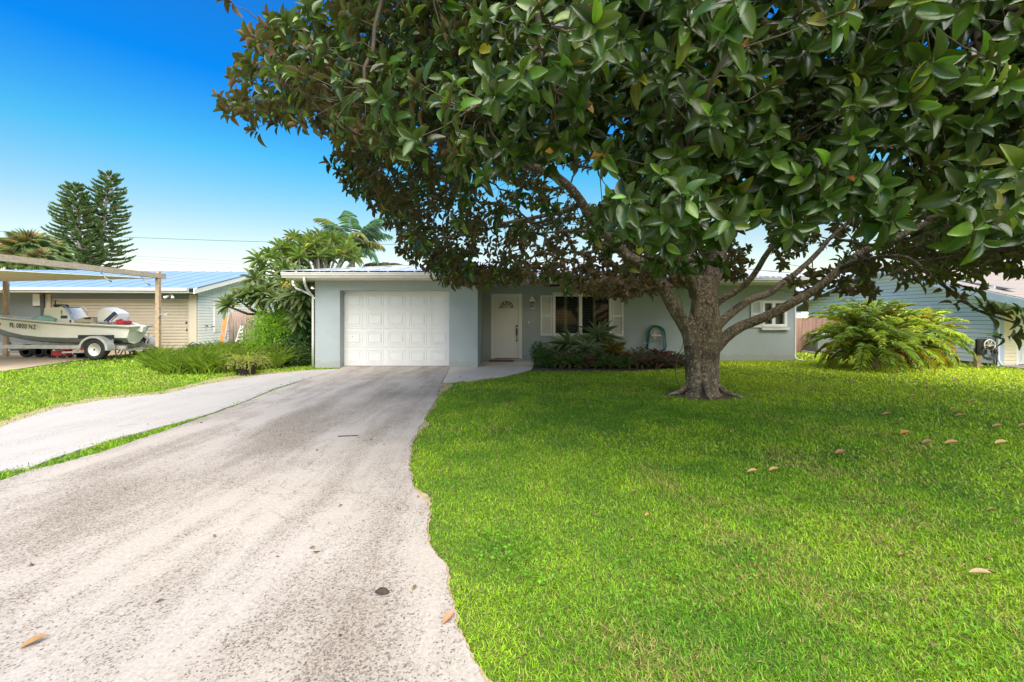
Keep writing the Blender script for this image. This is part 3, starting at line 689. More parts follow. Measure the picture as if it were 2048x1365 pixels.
f.tube([(cx + (rr + .035) * math.cos(a), y - .008, zc + (rr + .035) * math.sin(a)) for a in np.linspace(0, math.pi, 19)], .008, 6)
for a in (36, 72, 108, 144): f.bar((cx + .06 * math.cos(R(a)), y - .012, zc + .06 * math.sin(R(a))), (cx + rr * math.cos(R(a)), y - .012, zc + rr * math.sin(R(a))), .012, .012, up=(0, 1, 0))
f.tube([(cx + .06 * math.cos(a), y - .012, zc + .06 * math.sin(a)) for a in np.linspace(0, math.pi, 9)], .008, 5)
f.build('muntin', M['white'], fl)
h = MB(); hx = DX1 - .12
h.lathe([(.0, -.05), (.03, -.045), (.034, -.01), (.03, 0)], (hx, y, 1.12), 'y', 12)
h.bevbox(hx - .028, hx + .028, y - .02, y - .001, .82, 1.05, .008)
h.tube([(hx, y - .02, 1.0), (hx + .0, y - .06, .98), (hx + .01, y - .075, .9), (hx - .01, y - .07, .8), (hx + .01, y - .055, .7), (hx, y - .02, .66)], [.012, .012, .015, .013, .011, .01], 8)
h.lathe([(.0, -.016), (.026, -.014), (.03, 0)], (hx, y, .65), 'y', 12); h.build('door_handle', M['bronze'], do)
k = MB(); k.lathe([(.0, -.012), (.01, -.01), (.012, 0)], (cx + .0, y, 1.5), 'y', 8); k.build('peephole', M['bronze'], do)
f = MB(); yy = MF - .015
f.box(DX0 - .05, DX0 + .055, yy, MF + .2, .075, DZ + .06); f.box(DX1 - .055, DX1 + .05, yy, MF + .2, .075, DZ + .06); f.box(DX0 + .055, DX1 - .055, yy, MF + .2, DZ - .045, DZ + .06); f.build('door_frame', M['white'], H)
f = MB(); f.box(DX0 - .09, DX1 + .09, MF - .16, MF + .19, .0, .07); f.build('door_step', M['conc3'], H)
# lantern beside the door
lx, ly, lz = .65, MF - .14, 1.93
la = MB(); la.lathe([(.0, -.02), (.05, -.018), (.055, 0)], (lx, MF, lz + .02), 'y', 14); la.tube([(lx, MF - .02, lz + .02), (lx, ly + .03, lz + .1), (lx, ly, lz + .16)], .011, 6)
la.lathe([(.0, .22), (.012, .21), (.01, .17), (.03, .15), (.11, .02), (.115, .0), (.10, -.005)], (lx, ly, lz - .02), 'z', 6, smooth=False)
la.lathe([(.075, -.20), (.078, -.225), (.03, -.25), (.0, -.27)], (lx, ly, lz - .02), 'z', 6, smooth=False)
for k in range(6):
    a = k * math.pi / 3; la.bar((lx + .095 * math.cos(a), ly + .095 * math.sin(a), lz - .025), (lx + .076 * math.cos(a), ly + .076 * math.sin(a), lz - .22), .01, .01)
lo = la.build('wall_lantern', M['white'], H)
q = MB(); q.lathe([(.09, -.01), (.068, -.2)], (lx, ly, lz - .02), 'z', 6, smooth=False); q.build('lantern_glass', M['glass'], lo)
q = MB(); q.lathe([(.0, -.05), (.02, -.06), (.028, -.1), (.015, -.15), (.0, -.19)], (lx, ly, lz - .02), 'z', 10); q.build('bulb', M['white'], lo)
q = MB(); q.bevbox(.52, .56, MF - .02, MF - .001, 1.2, 1.28, .006); q.build('doorbell', M['white'], H)

# windows
def window(x0, x1, z0, z1, mull, blinds, nm='window'):
    f = MB(); y0, y1 = MF - .05, MF + .09; fw = .085
    frame_rect(f, x0, x1, z0, z1, y0, y1, fw)
    for mx_ in mull: f.box(mx_ - .05, mx_ + .05, y0 + .02, y1, z0 + fw, z1 - fw)
    fr = f.build(nm, M['white'], H)
    g = MB(); g.add([(x0 + fw, MF + .03, z0 + fw), (x1 - fw, MF + .03, z0 + fw), (x1 - fw, MF + .03, z1 - fw), (x0 + fw, MF + .03, z1 - fw)], [(0, 1, 2, 3)]); g.build('pane', M['glass'], fr)
    nz = int((z1 - z0 - 2 * fw) / .052)
    for (a, b3) in blinds:
        sb = MB()
        for k in range(nz):
            z = z0 + fw + .03 + k * .052
            mt = Matrix.Translation((0, MF + .16, z)) @ Matrix.Rotation(R(-38), 4, 'X')
            sb.box(a, b3, -.025, .025, -.002, .002, 0, mt)
        for xx in (a + .05, b3 - .05): sb.box(xx, xx + .006, MF + .155, MF + .165, z0 + fw, z1 - fw)
        sb.build('blinds', M['blind'], fr)
    return fr
M['blind'] = simple('window_blind', (.20, .21, .19), .6, .05)
M['shutframe'] = simple('olive_inner_frame', (.33, .31, .20), .6, .1)
w1 = window(W1[0], W1[1], W1[2], W1[3], [2.21], [(1.42, 1.70), (1.78, 2.12), (2.30, 2.60), (2.72, 3.1)])
f = MB()
for x in (1.74, 2.66): f.box(x - .045, x + .045, MF + .04, MF + .08, W1[2] + .085, W1[3] - .085)
f.box(2.115, 2.158, MF + .04, MF + .09, W1[2] + .087, W1[3] - .087); f.build('inner_shutter_frame', M['shutframe'], w1)
w2 = window(W2[0], W2[1], W2[2], W2[3], [8.42], [])
q = MB(); q.box(8.12, 8.36, MF + .13, MF + .15, 1.2, 1.85); q.box(8.48, 8.76, MF + .13, MF + .15, 1.2, 1.85); q.build('curtain', M['shutframe'], w2)
for (x0, x1, z) in ((1.36, 3.26, W1[2] - .06), (8.0, 8.9, W2[2] - .065)):
    q = MB(); q.box(x0, x1, MF - .10, MF - .002, z - .04, z + .045); q.build('window_sill', M['gutter'], H)
q = MB(); q.box(W1[0] - .02, W1[1] + .03, MF - .08, MF - .002, W1[3] + .01, W1[3] + .05); q.build('window_head', M['soffit'], H)
def shutter(x0, x1, z0, z1):
    s = MB(); y0, y1 = MF - .055, MF - .003; zm = (z0 + z1) / 2
    s.box(x0, x0 + .045, y0, y1, z0, z1); s.box(x1 - .045, x1, y0, y1, z0, z1)
    for (a, b4) in ((z0, z0 + .07), (zm - .035, zm + .035), (z1 - .06, z1)): s.box(x0 + .045, x1 - .045, y0, y1, a, b4)
    s.box(x0 + .045, x1 - .045, y1 - .008, y1, z0 + .07, z1 - .06)
    for (a, b4) in ((z0 + .07, zm - .035), (zm + .035, z1 - .06)):
        n = int((b4 - a) / .036)
        for k in range(n):
            mt = Matrix.Translation((0, (y0 + y1) / 2, a + (k + .5) * (b4 - a) / n)) @ Matrix.Rotation(R(35), 4, 'X'); s.box(x0 + .045, x1 - .045, -.018, .018, -.004, .004, 0, mt)
    s.build('shutter', M['whitedoor'], H)
shutter(.92, 1.29, .81, 2.11); shutter(3.21 + .01, 3.58, .80, 2.09); shutter(7.68, 8.02, 1.08, 1.94)
q = MB(); q.box(1.0, 1.65, MF - .52, MF - .47, ZT - .07, ZT - .022)
for k in range(9): q.box(1.01 + k * .07, 1.05 + k * .07, MF - .57, MF - .42, ZT - .075, ZT - .024)
q.build('soffit_vent', M['black'], H)
q = MB(); q.bevbox(4.25, 4.35, MF - .03, MF - .001, .5, .6, .01); q.build('outlet_box', M['gutter'], H)

# doormat
q = MB(); q.bevbox(-.72, .05, MF - .58, MF - .2, .028, .055, .01); tag(q.build('doormat', M['mat']), 'brown coir doormat in front of the white front door', 'doormat')
# hose on its hanger
hz = empty('hose_hanger', (4.6, MF, 1.0), 'green garden hose looped over a steel hanger on the stucco wall', 'hose')
q = MB(); q.tube([(4.42 + .19 * (1 - math.cos(a)) , MF - .09, .86 + .2 * math.sin(a)) for a in np.linspace(0, math.pi, 12)], .02, 6)
q.box(4.44, 4.78, MF - .14, MF - .005, .80, .84); q.box(4.56, 4.66, MF - .02, MF - .003, .7, .98); q.build('bracket', M['steel'], hz)
hs_ = MB()
for k, (dx, dy, bot) in enumerate(((0, .1, .22), (.03, .13, .32), (-.03, .15, .18), (.05, .12, .42), (.0, .17, .3), (-.05, .14, .36))):
    x0, x1 = 4.33 + dx * .5, 4.87 + dx
    pts = [(x0 - .02, MF - dy, bot)] + [(4.6 - (.22 + .01 * k) * math.cos(a) + dx, MF - dy, .88 + (.21 + .012 * k) * math.sin(a)) for a in np.linspace(0, math.pi, 12)] + [(x1 + .02, MF - dy, bot + .03)]
    mid = [(x1 + .02 + (x0 - x1 - .04) * t, MF - dy - .02, bot + .03 * (1 - t) - .12 * math.sin(math.pi * t)) for t in np.linspace(.1, 1, 8)]
    hs_.tube(pts + mid, .013, 6)
hs_.tube([(4.75, MF - .15, .62), (4.6, MF - .22, .66), (4.3, MF - .3, .6), (3.95, MF - .4, .45), (3.7, MF - .5, .25)], .013, 6)
hs_.build('hose', M['hose'], hz)

# ------------------------------------------------------------------ left neighbour house
LC = Vector((-12.62, 18, 0)); NH = empty('neighbour_house', LC, 'grey and white neighbour house with blue metal roof and beige garage door', 'house')
def lap(mb, x0, x1, y0, y1, z0, z1, h=.105, axis='x', t=.014, m=0):
    """lap siding: axis 'x' = wall in the yz plane facing +x (x0 face) ; 'n' = facing -x ; 'y' = facing -y"""
    n = int(round((z1 - z0) / h)); h = (z1 - z0) / n; t = t * 1.6; gp_ = .012
    for k in range(n):
        a = z0 + k * h + gp_; b = a + h - gp_
        if axis == 'x': mb.prism([(x0, a), (x0 + t, a), (x0 + t * .8, b), (x0, b)], y0, y1, m)
        elif axis == 'n': mb.prism([(x0, a), (x0, b), (x0 - t * .8, b), (x0 - t, a)], y0, y1, m)
        else: mb.prismx([(y0, a), (y0 - t, a), (y0 - t * .8, b), (y0, b)], x0, x1, m)
w = MB()
w.box(-30, -17.95, 18, 18.2, 0, 2.35, 0); w.box(-12.9, -12.62, 18, 18.2, 0, 2.35, 0); w.box(-17.95, -12.9, 18, 18.2, 2.12, 2.35, 0)
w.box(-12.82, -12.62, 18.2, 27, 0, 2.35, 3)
lap(w, -12.62, 0, 18.06, 27, 0.05, 2.35, .115, 'x', .02, 1)
w.prismx([(17.9, 2.352), (27.4, 2.352), (22.4, 3.60)], -12.8, -12.6, 1)
w.box(-18.3, -17.98, 17.97, 17.998, 0, 2.3, 2); w.box(-12.88, -12.6, 17.97, 17.998, 0, 2.3, 2)
bb = w
for k in range(40):
    y = 18.1 + k * .23; zt = 2.36 + min((y - 17.9) / 4.5, (27.4 - y) / 5.0) * 1.22
    bb.box(-12.599, -12.585, y, y + .012, 2.36, zt, 1)
w.build('wall', [M['greywall'], M['siding'], M['beige'], M['groove_shade']], NH)
d = MB(); y = 18.15
for k in range(17):
    z = .04 + k * .122; d.box(-17.9, -12.95, y - .02, y + .03, z, z + .1); d.box(-17.9, -12.95, y + .02, y + .028, z + .1, z + .122)
gd2 = d.build('garage_door', M['beige'], NH)
q = MB(); frame_rect(q, -17.97, -12.9, .0, 2.12, 18.02, 18.1, .045); q.build('door_frame', M['beige'], NH)
q = MB(); q.box(-13.1, -13.04, y - .05, y - .022, 1.15, 1.22); q.build('lock', M['black'], gd2)
q = MB(); q.box(-13.07, -13.04, y - .05, y - .022, .85, .95); q.build('handle', M['black'], gd2)
q = MB(); frame_rect(q, -22.5, -20.35, 1.2, 2.12, 17.93, 17.998, .06); q.box(-22.44, -20.41, 17.95, 17.997, 1.62, 1.66); wo = q.build('window', M['gutter'], NH)
q = MB(); q.box(-22.44, -20.41, 17.985, 17.995, 1.26, 2.06); q.build('pane', simple('dark_pane', (.02, .025, .03), .1, .1, 2, 0), wo)
q = MB(); frame_rect(q, -12.6, -12.58, 1.1, 2.2, 19.2, 20.4, .05)
q = MB(); q.box(-12.6, -12.56, 19.15, 19.25, .75, 2.2); q.box(-12.6, -12.56, 20.55, 20.65, .75, 2.2)
for k in range(13): q.box(-12.6, -12.565, 19.25, 20.55, .78 + k * .11, .84 + k * .11)
q.box(-12.602, -12.595, 19.25, 20.55, .76, 2.2); q.build('louvred_window', M['siding'], NH)
r = MB(); ex = -12.25
r.plate([(-32, 17.4, 2.55), (ex, 17.4, 2.55), (ex, 22.4, 3.66), (-32, 22.4, 3.66)], .04); r.plate([(-32, 27.4, 2.55), (ex, 27.4, 2.55), (ex, 22.4, 3.66), (-32, 22.4, 3.66)], .04)
roof_ribs(r, (-32, 17.4, 2.55), (ex, 17.4, 2.55), (ex, 22.4, 3.66), (-32, 22.4, 3.66), .62, h=.018, w=.04)
r.build('roof', M['blueroof'], NH)
q = MB(); q.box(-32, ex - .3, 17.33, 17.4, 2.34, 2.52); q.box(-32, ex - .3, 17.25, 17.328, 2.42, 2.52); q.build('gutter', M['gutter'], NH)
q = MB(); q.box(-32, ex - .08, 17.42, 17.97, 2.34, 2.352)
q.build('soffit', M['gutter'], NH)
q = MB()
q.add([], [])
for (ya, za, yb, zb) in ((17.25, 2.50, 22.4, 3.645), (27.5, 2.50, 22.4, 3.645)):
    q.prismx([(ya, za), (yb, zb), (yb, zb - .2), (ya, za - .2)], ex - .05, ex - .003)
q.build('rake_board', M['siding'], NH)
fl = MB(); c = Vector((-13.3, 17.6, 2.28)); fl.lathe([(.0, .03), (.05, .03), (.05, 0)], c, 'z', 10)
for s_ in (-1, 1): fl.tube([c, c + Vector((.06 * s_, -.05, -.04))], .012, 6); fl.tube([c + Vector((.05 * s_, -.04, -.03)), c + Vector((.1 * s_, -.12, -.08)), c + Vector((.16 * s_, -.2, -.13))], [.02, .045, .06], 10)
fl.build('flood_light', M['white'], NH)
q = MB(); q.tube([(-12.57, 18.5, 1.05), (-12.5, 18.5, 1.05), (-12.46, 18.5, 1.0)], .02, 6); q.lathe([(.04, .0), (.04, .01), (0, .012)], (-12.5, 18.5, 1.06), 'z', 8); q.build('hose_bib', M['bronze'], NH); q = MB(); q.tube([(-12.56, 18.9, 1.02), (-12.48, 18.9, 1.02), (-12.47, 19.0, 1.0)], .018, 6); q.build('hose_bib', M['bronze'], NH)
q = MB(); q.box(-18.55, -18.3, 17.9, 17.968, 1.85, 2.3); q.build('meter_box', M['gutter'], NH)
q = MB(); q.box(-18.27, -18.16, 17.9, 17.965, 0, 2.33); q.build('dark_post_panel', simple('dark_green_paint', (.06, .075, .075), .6), NH)
NH.rotation_euler = (0, 0, R(5))

# sail frame: posts, beam, cloth
q = MB(); q.box(-11.46, -11.34, 14.45, 14.55, 0, 2.87); po = q.build('timber_post', M['wood']); tag(po, 'tall timber post at the near end of the beam, with a metal cleat', 'post')
q = MB(); q.tube([(-11.33, 14.45, 1.49), (-11.2, 14.42, 1.49), (-11.12, 14.42, 1.5)], .015, 6); q.box(-11.12, -11.03, 14.40, 14.44, 1.47, 1.53); q.box(-11.338, -11.31, 14.42, 14.48, 1.42, 1.54); q.build('cleat', M['steel'], po)
q = MB(); q.box(-18.0, -17.86, 15.9, 16.0, 0, 2.68); po = q.build('timber_post', M['wood']); tag(po, 'timber post behind the boat at the left edge of the photo', 'post')
q = MB(); q.box(-17.98, -17.90, 15.86, 15.898, 2.25, 2.35); q.build('hinge', M['steel'], po)
q = MB(); q.bar((-11.4, 14.75, 2.74), (-11.45, 6.0, 2.74), .14, .15); tag(q.build('timber_beam', M['woodgrey']), 'long weathered grey beam resting on the timber post', 'beam')
sA = Vector((-11.55, 14.45, 2.66)); sB = sA + (P(0, 541, 12) - sA) * 2.2; sC = sA + (P(0, 563, 16) - sA) * 1.5
mb = MB(); n = 14; vs = []; fs = []
for i in range(n + 1):
    for j in range(n + 1):
        u, v = i / n, j / n; p = sA.lerp(sB, u).lerp(sA.lerp(sC, u), v); p.z -= .16 * u * math.sin(math.pi * v) * 1.0; vs.append(p)
for i in range(n):
    for j in range(n):
        a = i * (n + 1) + j; fs.append((a, a + 1, a + n + 2, a + n + 1))
mb.add(vs, fs, 0, True); sa = mb.build('shade_sail', M['sail']); tag(sa, 'tan shade sail stretched from the timber post over the boat', 'shade sail')
so_ = sa.modifiers.new('thick', 'SOLIDIFY'); so_.thickness = .012
q = MB()
q.tube([sA, sA + Vector((.1, .02, .12))], .012, 6); 
for dx in (-.35, -1.2): q.tube([(-11.45, 14.45 + dx * 1.6, 2.66), (-11.4, 14.45 + dx * 1.6 + .1, 2.5), (-11.38, 14.45 + dx * 1.6 + .25, 2.42)], [.012, .012, .03], 6)
q.build('rope_tie', M['white'], sa)

# ------------------------------------------------------------------ right neighbour house
RC = Vector((13.86, 12.9, 0)); RH = empty('neighbour_house', RC, 'white sided neighbour house with brown shingle roof at the right edge', 'house')
w = MB()
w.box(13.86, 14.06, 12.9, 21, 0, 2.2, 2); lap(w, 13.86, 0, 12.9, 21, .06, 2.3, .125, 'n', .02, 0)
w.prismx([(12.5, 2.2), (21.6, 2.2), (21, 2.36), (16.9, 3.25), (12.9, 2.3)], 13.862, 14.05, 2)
lap(w, 13.862, 0, 14.1, 19.6, 2.3, 2.55, .1, 'n', .02, 0); lap(w, 13.862, 0, 15.0, 18.7, 2.55, 2.8, .1, 'n', .02, 0); lap(w, 13.862, 0, 16.0, 17.7, 2.8, 3.05, .1, 'n', .02, 0)
w.box(14.06, 14.5, 12.92, 13.1, 0, 2.2, 1); lap(w, 14.02, 14.46, 12.92, 0, .06, 2.2, .1, 'y', .016, 1)
w.box(14.5, 30, 12.98, 13.15, 1.72, 2.2, 1)
w.build('wall', [M['sidingg'], M['sidingy'], M['groove_shade']], RH)
d = MB()
for k in range(3): d.box(14.52, 18, 13.0, 13.04, .05 + k * .55, .05 + k * .55 + .54)
for k in range(3):
    for c in range(4): frame_rect(d, 14.7 + c * .8, 15.3 + c * .8, .14 + k * .55, .5 + k * .55, 12.99, 12.998, .02)
d.build('garage_door', M['whitedoor'], RH)
q = MB(); q.box(14.46, 14.518, 12.9, 12.98, 0, 1.78); q.box(14.518, 18, 12.9, 12.978, 1.70, 1.78); q.build('door_frame', M['white'], RH)
q = MB(); q.box(13.80, 13.98, 12.78, 12.90, 0, 2.12, 0); q.box(13.77, 13.798, 12.76, 12.84, 0, 2.1, 1); q.build('corner_post', [M['lav'], M['white']], RH)
r = MB(); rx = 13.45
r.plate([(rx, 11.2, 1.72), (32, 11.2, 1.72), (32, 16.9, 3.36), (rx, 16.9, 3.36)], .05); r.plate([(rx, 22.6, 1.72), (32, 22.6, 1.72), (32, 16.9, 3.36), (rx, 16.9, 3.36)], .05)
for k in range(28):      # shingle courses
    y = 11.2 + k * 5.7 / 28; z = 1.72 + k * 1.64 / 28; r.plate([(rx, y - .01, z + .012), (32, y - .01, z + .012), (32, y + .2, z + .0634), (rx, y + .2, z + .0634)], .008)
r.build('roof', M['shingle'], RH)
q = MB()
q.prismx([(11.15, 1.69), (16.9, 3.34), (22.65, 1.69), (22.65, 1.49), (16.9, 3.12), (11.15, 1.47)], rx - .03, rx - .002)
q.build('rake_board', M['fascia'], RH)
q = MB(); q.plate([(rx, 11.25, 1.62), (13.86, 11.25, 1.62), (13.86, 16.9, 3.24), (rx, 16.9, 3.24)], .01); q.box(rx, 30, 11.16, 11.2, 1.5, 1.69); q.plate([(13.862, 11.25, 1.63), (30, 11.25, 1.63), (30, 12.88, 2.10), (13.862, 12.88, 2.10)], .01); q.build('soffit', M['fascia'], RH)
q = MB(); q.tube([(13.75, 12.72, 2.0), (13.75, 12.72, 1.9), (13.75, 12.72, .2), (13.72, 12.6, .06)], .03, 8); q.build('downspout', M['gutter'], RH)

# rear white house behind the fence
BH = empty('neighbour_house', (18, 28, 0), 'cream and white house with pale metal roof behind the timber fence', 'house')
w = MB(); w.box(16.0, 30, 27, 27.2, 0, 2.4, 0); lap(w, 16, 30, 27, 0, .1, 1.9, .12, 'y', .02, 0); w.prism([(16, 1.9), (30, 1.9), (30, 2.4), (23, 4.4), (16, 2.4)], 26.95, 26.99, 1); w.box(16.0, 16.2, 27.2, 40, 0, 2.4, 0); w.build('wall', [M['siding'], M['sidingy']], BH)
r = MB(); r.plate([(15.3, 26.3, 2.15), (23, 26.3, 4.5), (23, 40, 4.5), (15.3, 40, 2.15)], .12); r.plate([(30.7, 26.3, 2.15), (23, 26.3, 4.5), (23, 40, 4.5), (30.7, 40, 2.15)], .12); r.build('roof', M['roofmetal'], BH)
q = MB(); frame_rect(q, 16.6, 17.35, 1.55, 2.0, 26.9, 26.94, .06); q.box(16.65, 17.3, 26.92, 26.945, 1.6, 1.95, 1); q.build('window', [M['white'], M['blueroof']], BH)

# timber fence
FN = empty('timber_fence', (12.5, 18, 0), 'reddish brown board fence between the blue-grey house and the palms', 'fence')
q = MB(); x = 9.6
while x < 16.5:
    wd = .13 + .012 * random.random(); h = 1.37 + .03 * random.random()
    q.prism([(x, .02), (x + wd, .02), (x + wd, h - .03), (x + wd - .025, h), (x + .025, h), (x, h - .03)], 18.0 + .01 * random.random(), 18.022 + .01 * random.random()); x += wd + .006
q.build('board_panel', M['fence'], FN)
q = MB()
for z in (.35, 1.1): q.box(9.6, 16.5, 18.035, 18.08, z, z + .09)
q.build('rail', M['fence'], FN)
for k in range(4): q = MB(); q.box(9.9 + k * 2.1, 10.0 + k * 2.1, 18.082, 18.18, 0, 1.4); q.build('post', M['fence'], FN)
# air conditioner
AC = empty('air_conditioner', (11.95, 17.4, 0), 'grey outdoor air conditioning unit before the timber fence, half behind the palm', 'air conditioner')
q = MB(); q.bevbox(11.6, 12.3, 17.1, 17.75, .08, .74, .03, 0)
for k in range(15): q.box(11.64 + k * .042, 11.655 + k * .042, 17.085, 17.099, .14, .68, 1)
q.build('casing', [simple('ac_dark_grille', (.12, .13, .13), .6), M['steel']], AC)  # dark grey body behind steel grille bars
q = MB(); q.bevbox(11.58, 12.32, 17.08, 17.77, .742, .78, .01); q.lathe([(.25, .78), (.25, .80), (.0, .80)], (11.95, 17.42, 0), 'z', 16); q.build('top_cover', M['steel'], AC)
q = MB(); q.box(11.5, 12.4, 17.0, 17.9, 0, .078); q.build('base_pad', M['conc3'], AC)

# hose reel on its post
hx, hy = 12.98, 12.5
HR = empty('hose_reel', (hx, hy, 0), 'black hose reel with cream wheel on a short timber post beside the white siding', 'hose reel')
q = MB(); q.box(hx - .06, hx + .06, hy, hy + .1, 0, .55); q.build('post', M['wood'], HR)
q = MB(); q.bevbox(hx - .15, hx + .13, hy - .12, hy - .003, .38, .82, .03); q.build('housing', M['black'], HR)
q = MB(); c = (hx + .12, hy - .16, .64)
q.tube([(c[0] + .15 * math.cos(a), c[1], c[2] + .15 * math.sin(a)) for a in np.linspace(0, 2 * math.pi, 21)], .014, 6)
for k in range(6): a = k * math.pi / 3; q.tube([c, (c[0] + .15 * math.cos(a), c[1], c[2] + .15 * math.sin(a))], .009, 5)
q.build('wheel', M['sail'], HR)
q = MB()
for k in range(4): q.tube([(hx + .02 + (.12 + .03 * k) * math.cos(a), hy - .2 - .02 * k, .42 + (.12 + .02 * k) * math.sin(a)) for a in np.linspace(0, 2 * math.pi, 21)], .013, 6)
q.tube([(hx + .1, hy - .2, .45), (hx + .3, hy - .1, .62), (hx + .5, hy + .05, .8), (hx + .68, hy + .2, .92)], .014, 6)
q.tube([(hx + .2, hy - .2, .5), (hx + .28, hy - .2, .25), (hx + .26, hy - .2, .12), (hx + .2, hy - .2, .14), (hx + .17, hy - .2, .4)], .013, 6)
q.build('hose', M['black'], HR)
# plant stand
ps = empty('plant_stand', (11.0, 12.2, 0), 'dark metal plant stand half hidden between the two palms', 'plant stand')
q = MB()
for (dx, dy) in ((-.16, -.1), (.16, -.1), (-.1, .15), (.1, .15)): q = MB(); q.bar((11.05 + dx, 12.2 + dy, 0), (11.05 + dx * .6, 12.2 + dy * .6, .6), .03, .03); q.build('leg', M['black'], ps)
q = MB(); q.lathe([(.0, .6), (.17, .6), (.17, .63), (0, .63)], (11.05, 12.2, 0), 'z', 14); q.build('tray', M['black'], ps); q = MB(); q.tube([(11.05 + .12 * math.cos(a), 12.2 + .1 * math.sin(a), .25) for a in np.linspace(0, 2 * math.pi, 13)], .01, 5); q.build('lower_ring', M['black'], ps)

# ------------------------------------------------------------------ boat on its trailer
BY = 15.55; YN = 900 / 60.5
def bx(px): return (px - CX) / 60.5
def bz(py): return CH - (py - HY) / 60.5
BYT = BY; BY = 15.42
BO = empty('motor_boat', (bx(120), BY, .58), 'small cream skiff with white console and outboard, numbered on the bow', 'boat')
sts = [(262, 653, 677, 687, .62), (240, 652, 677, 687.5, .66), (180, 649, 677, 687.5, .68), (120, 645.5, 676.5, 687, .69), (70, 641.5, 675, 685, .66), (30, 638, 671, 681, .58), (0, 635.5, 665, 676, .48), (-30, 632.5, 657, 670, .33), (-60, 629.5, 648, 660, .12), (-72, 629, 636, 640, .02)]
sts = [(a if a < 250 else a - 8, b_, c_, d_, e_ * .6) for a, b_, c_, d_, e_ in sts]
vs = []; fs = []; mi = []
for (px, g, ch, kl, hw) in sts:
    x = bx(px); zg, zc, zk = bz(g), bz(ch), bz(kl)
    off = bx(px - (9 if px > 245 else 0)) if px > 245 else x     # raked transom
    ring = [(x, -hw, zg), (x - (.1 if px > 245 else 0), -hw * .93, (zg + zc) / 2), (x - (.18 if px > 245 else 0), -hw * .86, zc), (x - (.22 if px > 245 else 0), -hw * .55, zk + .01), (x - (.22 if px > 245 else 0), 0, zk - .05)]
    ring += [(a, -b_, c_) for a, b_, c_ in ring[-2::-1]]
    vs += [(a, BY + b_ * 1.05, c_) for a, b_, c_ in ring]
nr = 9; hull = MB(); fl_ = []
for i in range(len(sts) - 1):
    for k in range(nr - 1): fs.append((i * nr + k, i * nr + k + 1, (i + 1) * nr + k + 1, (i + 1) * nr + k)); mi.append(1 if k in (2, 3, 4, 5) else 0)
fs.append(tuple(range(nr))); mi.append(0); hull.v = vs; hull.f = fs; hull.m = mi; hull.sm = [False] * len(fs)
hull.build('hull', [M['hullwhite'], M['hullgrey']], BO)
rub = MB()
for sgn in (-1, 1): rub.tube([(bx(s_[0] + (3 if s_[0] > 245 else 0)), BY + sgn * (s_[4] + .03) * 1.05, bz(s_[1]) - .012) for s_ in sts], .038, 6, flat=.7)
rub.tube([(bx(256), BY - .47, bz(653)), (bx(256), BY + .47, bz(653))], .035, 6); rb = rub.build('gunwale', M['hullwhite'], BO)
rub = MB()
for sgn in (-1,): rub.tube([(bx(s_[0]), BY + sgn * (s_[4] + .035) * 1.05, bz(s_[1]) - .075) for s_ in sts[:-1]], .014, 5)
rub.build('rub_rail', simple('olive_rub_rail', (.18, .17, .12), .6), BO)
dk = MB(); vs = []
for (px, g, ch, kl, hw) in sts: vs += [(bx(px - (4 if px > 245 else 0)), BY - hw * .97, bz(g) - .16 if px > -20 else bz(g) - .02), (bx(px - (4 if px > 245 else 0)), BY + hw * .97, bz(g) - .16 if px > -20 else bz(g) - .02)]
dk.add(vs, [(i * 2, i * 2 + 1, i * 2 + 3, i * 2 + 2) for i in range(len(sts) - 1)]); dk.build('deck', M['deck'], BO)
hb = MB(); hb.tube([(bx(55), BY - .4, bz(640)), (bx(80), BY - .42, bz(636.5)), (bx(102), BY - .38, bz(641))], [.05, .1, .06], 8); hb.build('deck_cover', M['deck'], BO)
# console
cn = MB(); z0 = bz(648); yA, yB = BY - .36, BY + .25
cn.prism([(bx(74), z0), (bx(132), z0), (bx(131), bz(637)), (bx(118), bz(617)), (bx(113), bz(614)), (bx(77), bz(616.5))], yA, yB)
cn.box(bx(128), bx(137), yA, yB, z0, bz(640.5))
cno = cn.build('console', M['white'], BO)
q = MB(); q.tube([(bx(107), yA, bz(614)), (bx(118), yA, bz(611.5)), (bx(126), yA, bz(618)), (bx(131), yA, bz(627))], .016, 6); q.build('grab_rail', M['steel'], cno); q = MB(); q.tube([(bx(107), yB, bz(614)), (bx(118), yB, bz(611.5)), (bx(126), yB, bz(618)), (bx(131), yB, bz(627))], .016, 6); q.build('grab_rail', M['steel'], cno)
q = MB(); q.add([(bx(114), yA + .02, bz(613.5)), (bx(129), yA + .02, bz(636)), (bx(129), yB - .02, bz(636)), (bx(114), yB - .02, bz(613.5))], [(0, 1, 2, 3)]); q.build('windscreen', M['blue'], cno)
q = MB(); q.bevbox(bx(110.5), bx(124), yA - .012, yA - .001, bz(637.5), bz(631.5), .004); q.build('oval_plate', M['blue'], cno)
q = MB(); q.bevbox(bx(87), bx(105), yA + .1, yA + .4, bz(614.8), bz(608.5), .03); q.tube([(bx(88), yA + .2, bz(611)), (bx(84), yA + .2, bz(609.5))], .02, 6); q.build('electronics', M['black'], cno)
q = MB(); 
for s_ in (0,): q.tube([(bx(111 + s_), yA - .004, bz(621 + s_ * .5)), (bx(113 + s_), yA - .004, bz(624)), (bx(111 + s_), yA - .004, bz(627)), (bx(114 + s_), yA - .004, bz(629))], .012, 5)
q.build('decal', M['black'], cno)
q = MB(); q.prism([(bx(137), bz(646)), (bx(176), bz(646)), (bx(174), bz(636)), (bx(156), bz(634.5)), (bx(139), bz(641))], BY - .35, BY + .35); so2 = q.build('seat', M['beigeseat'], BO)
q = MB(); q.bevbox(bx(156), bx(172), BY - .36, BY - .02, bz(640.5), bz(634.5), .03); q.build('cushion', M['black'], so2)
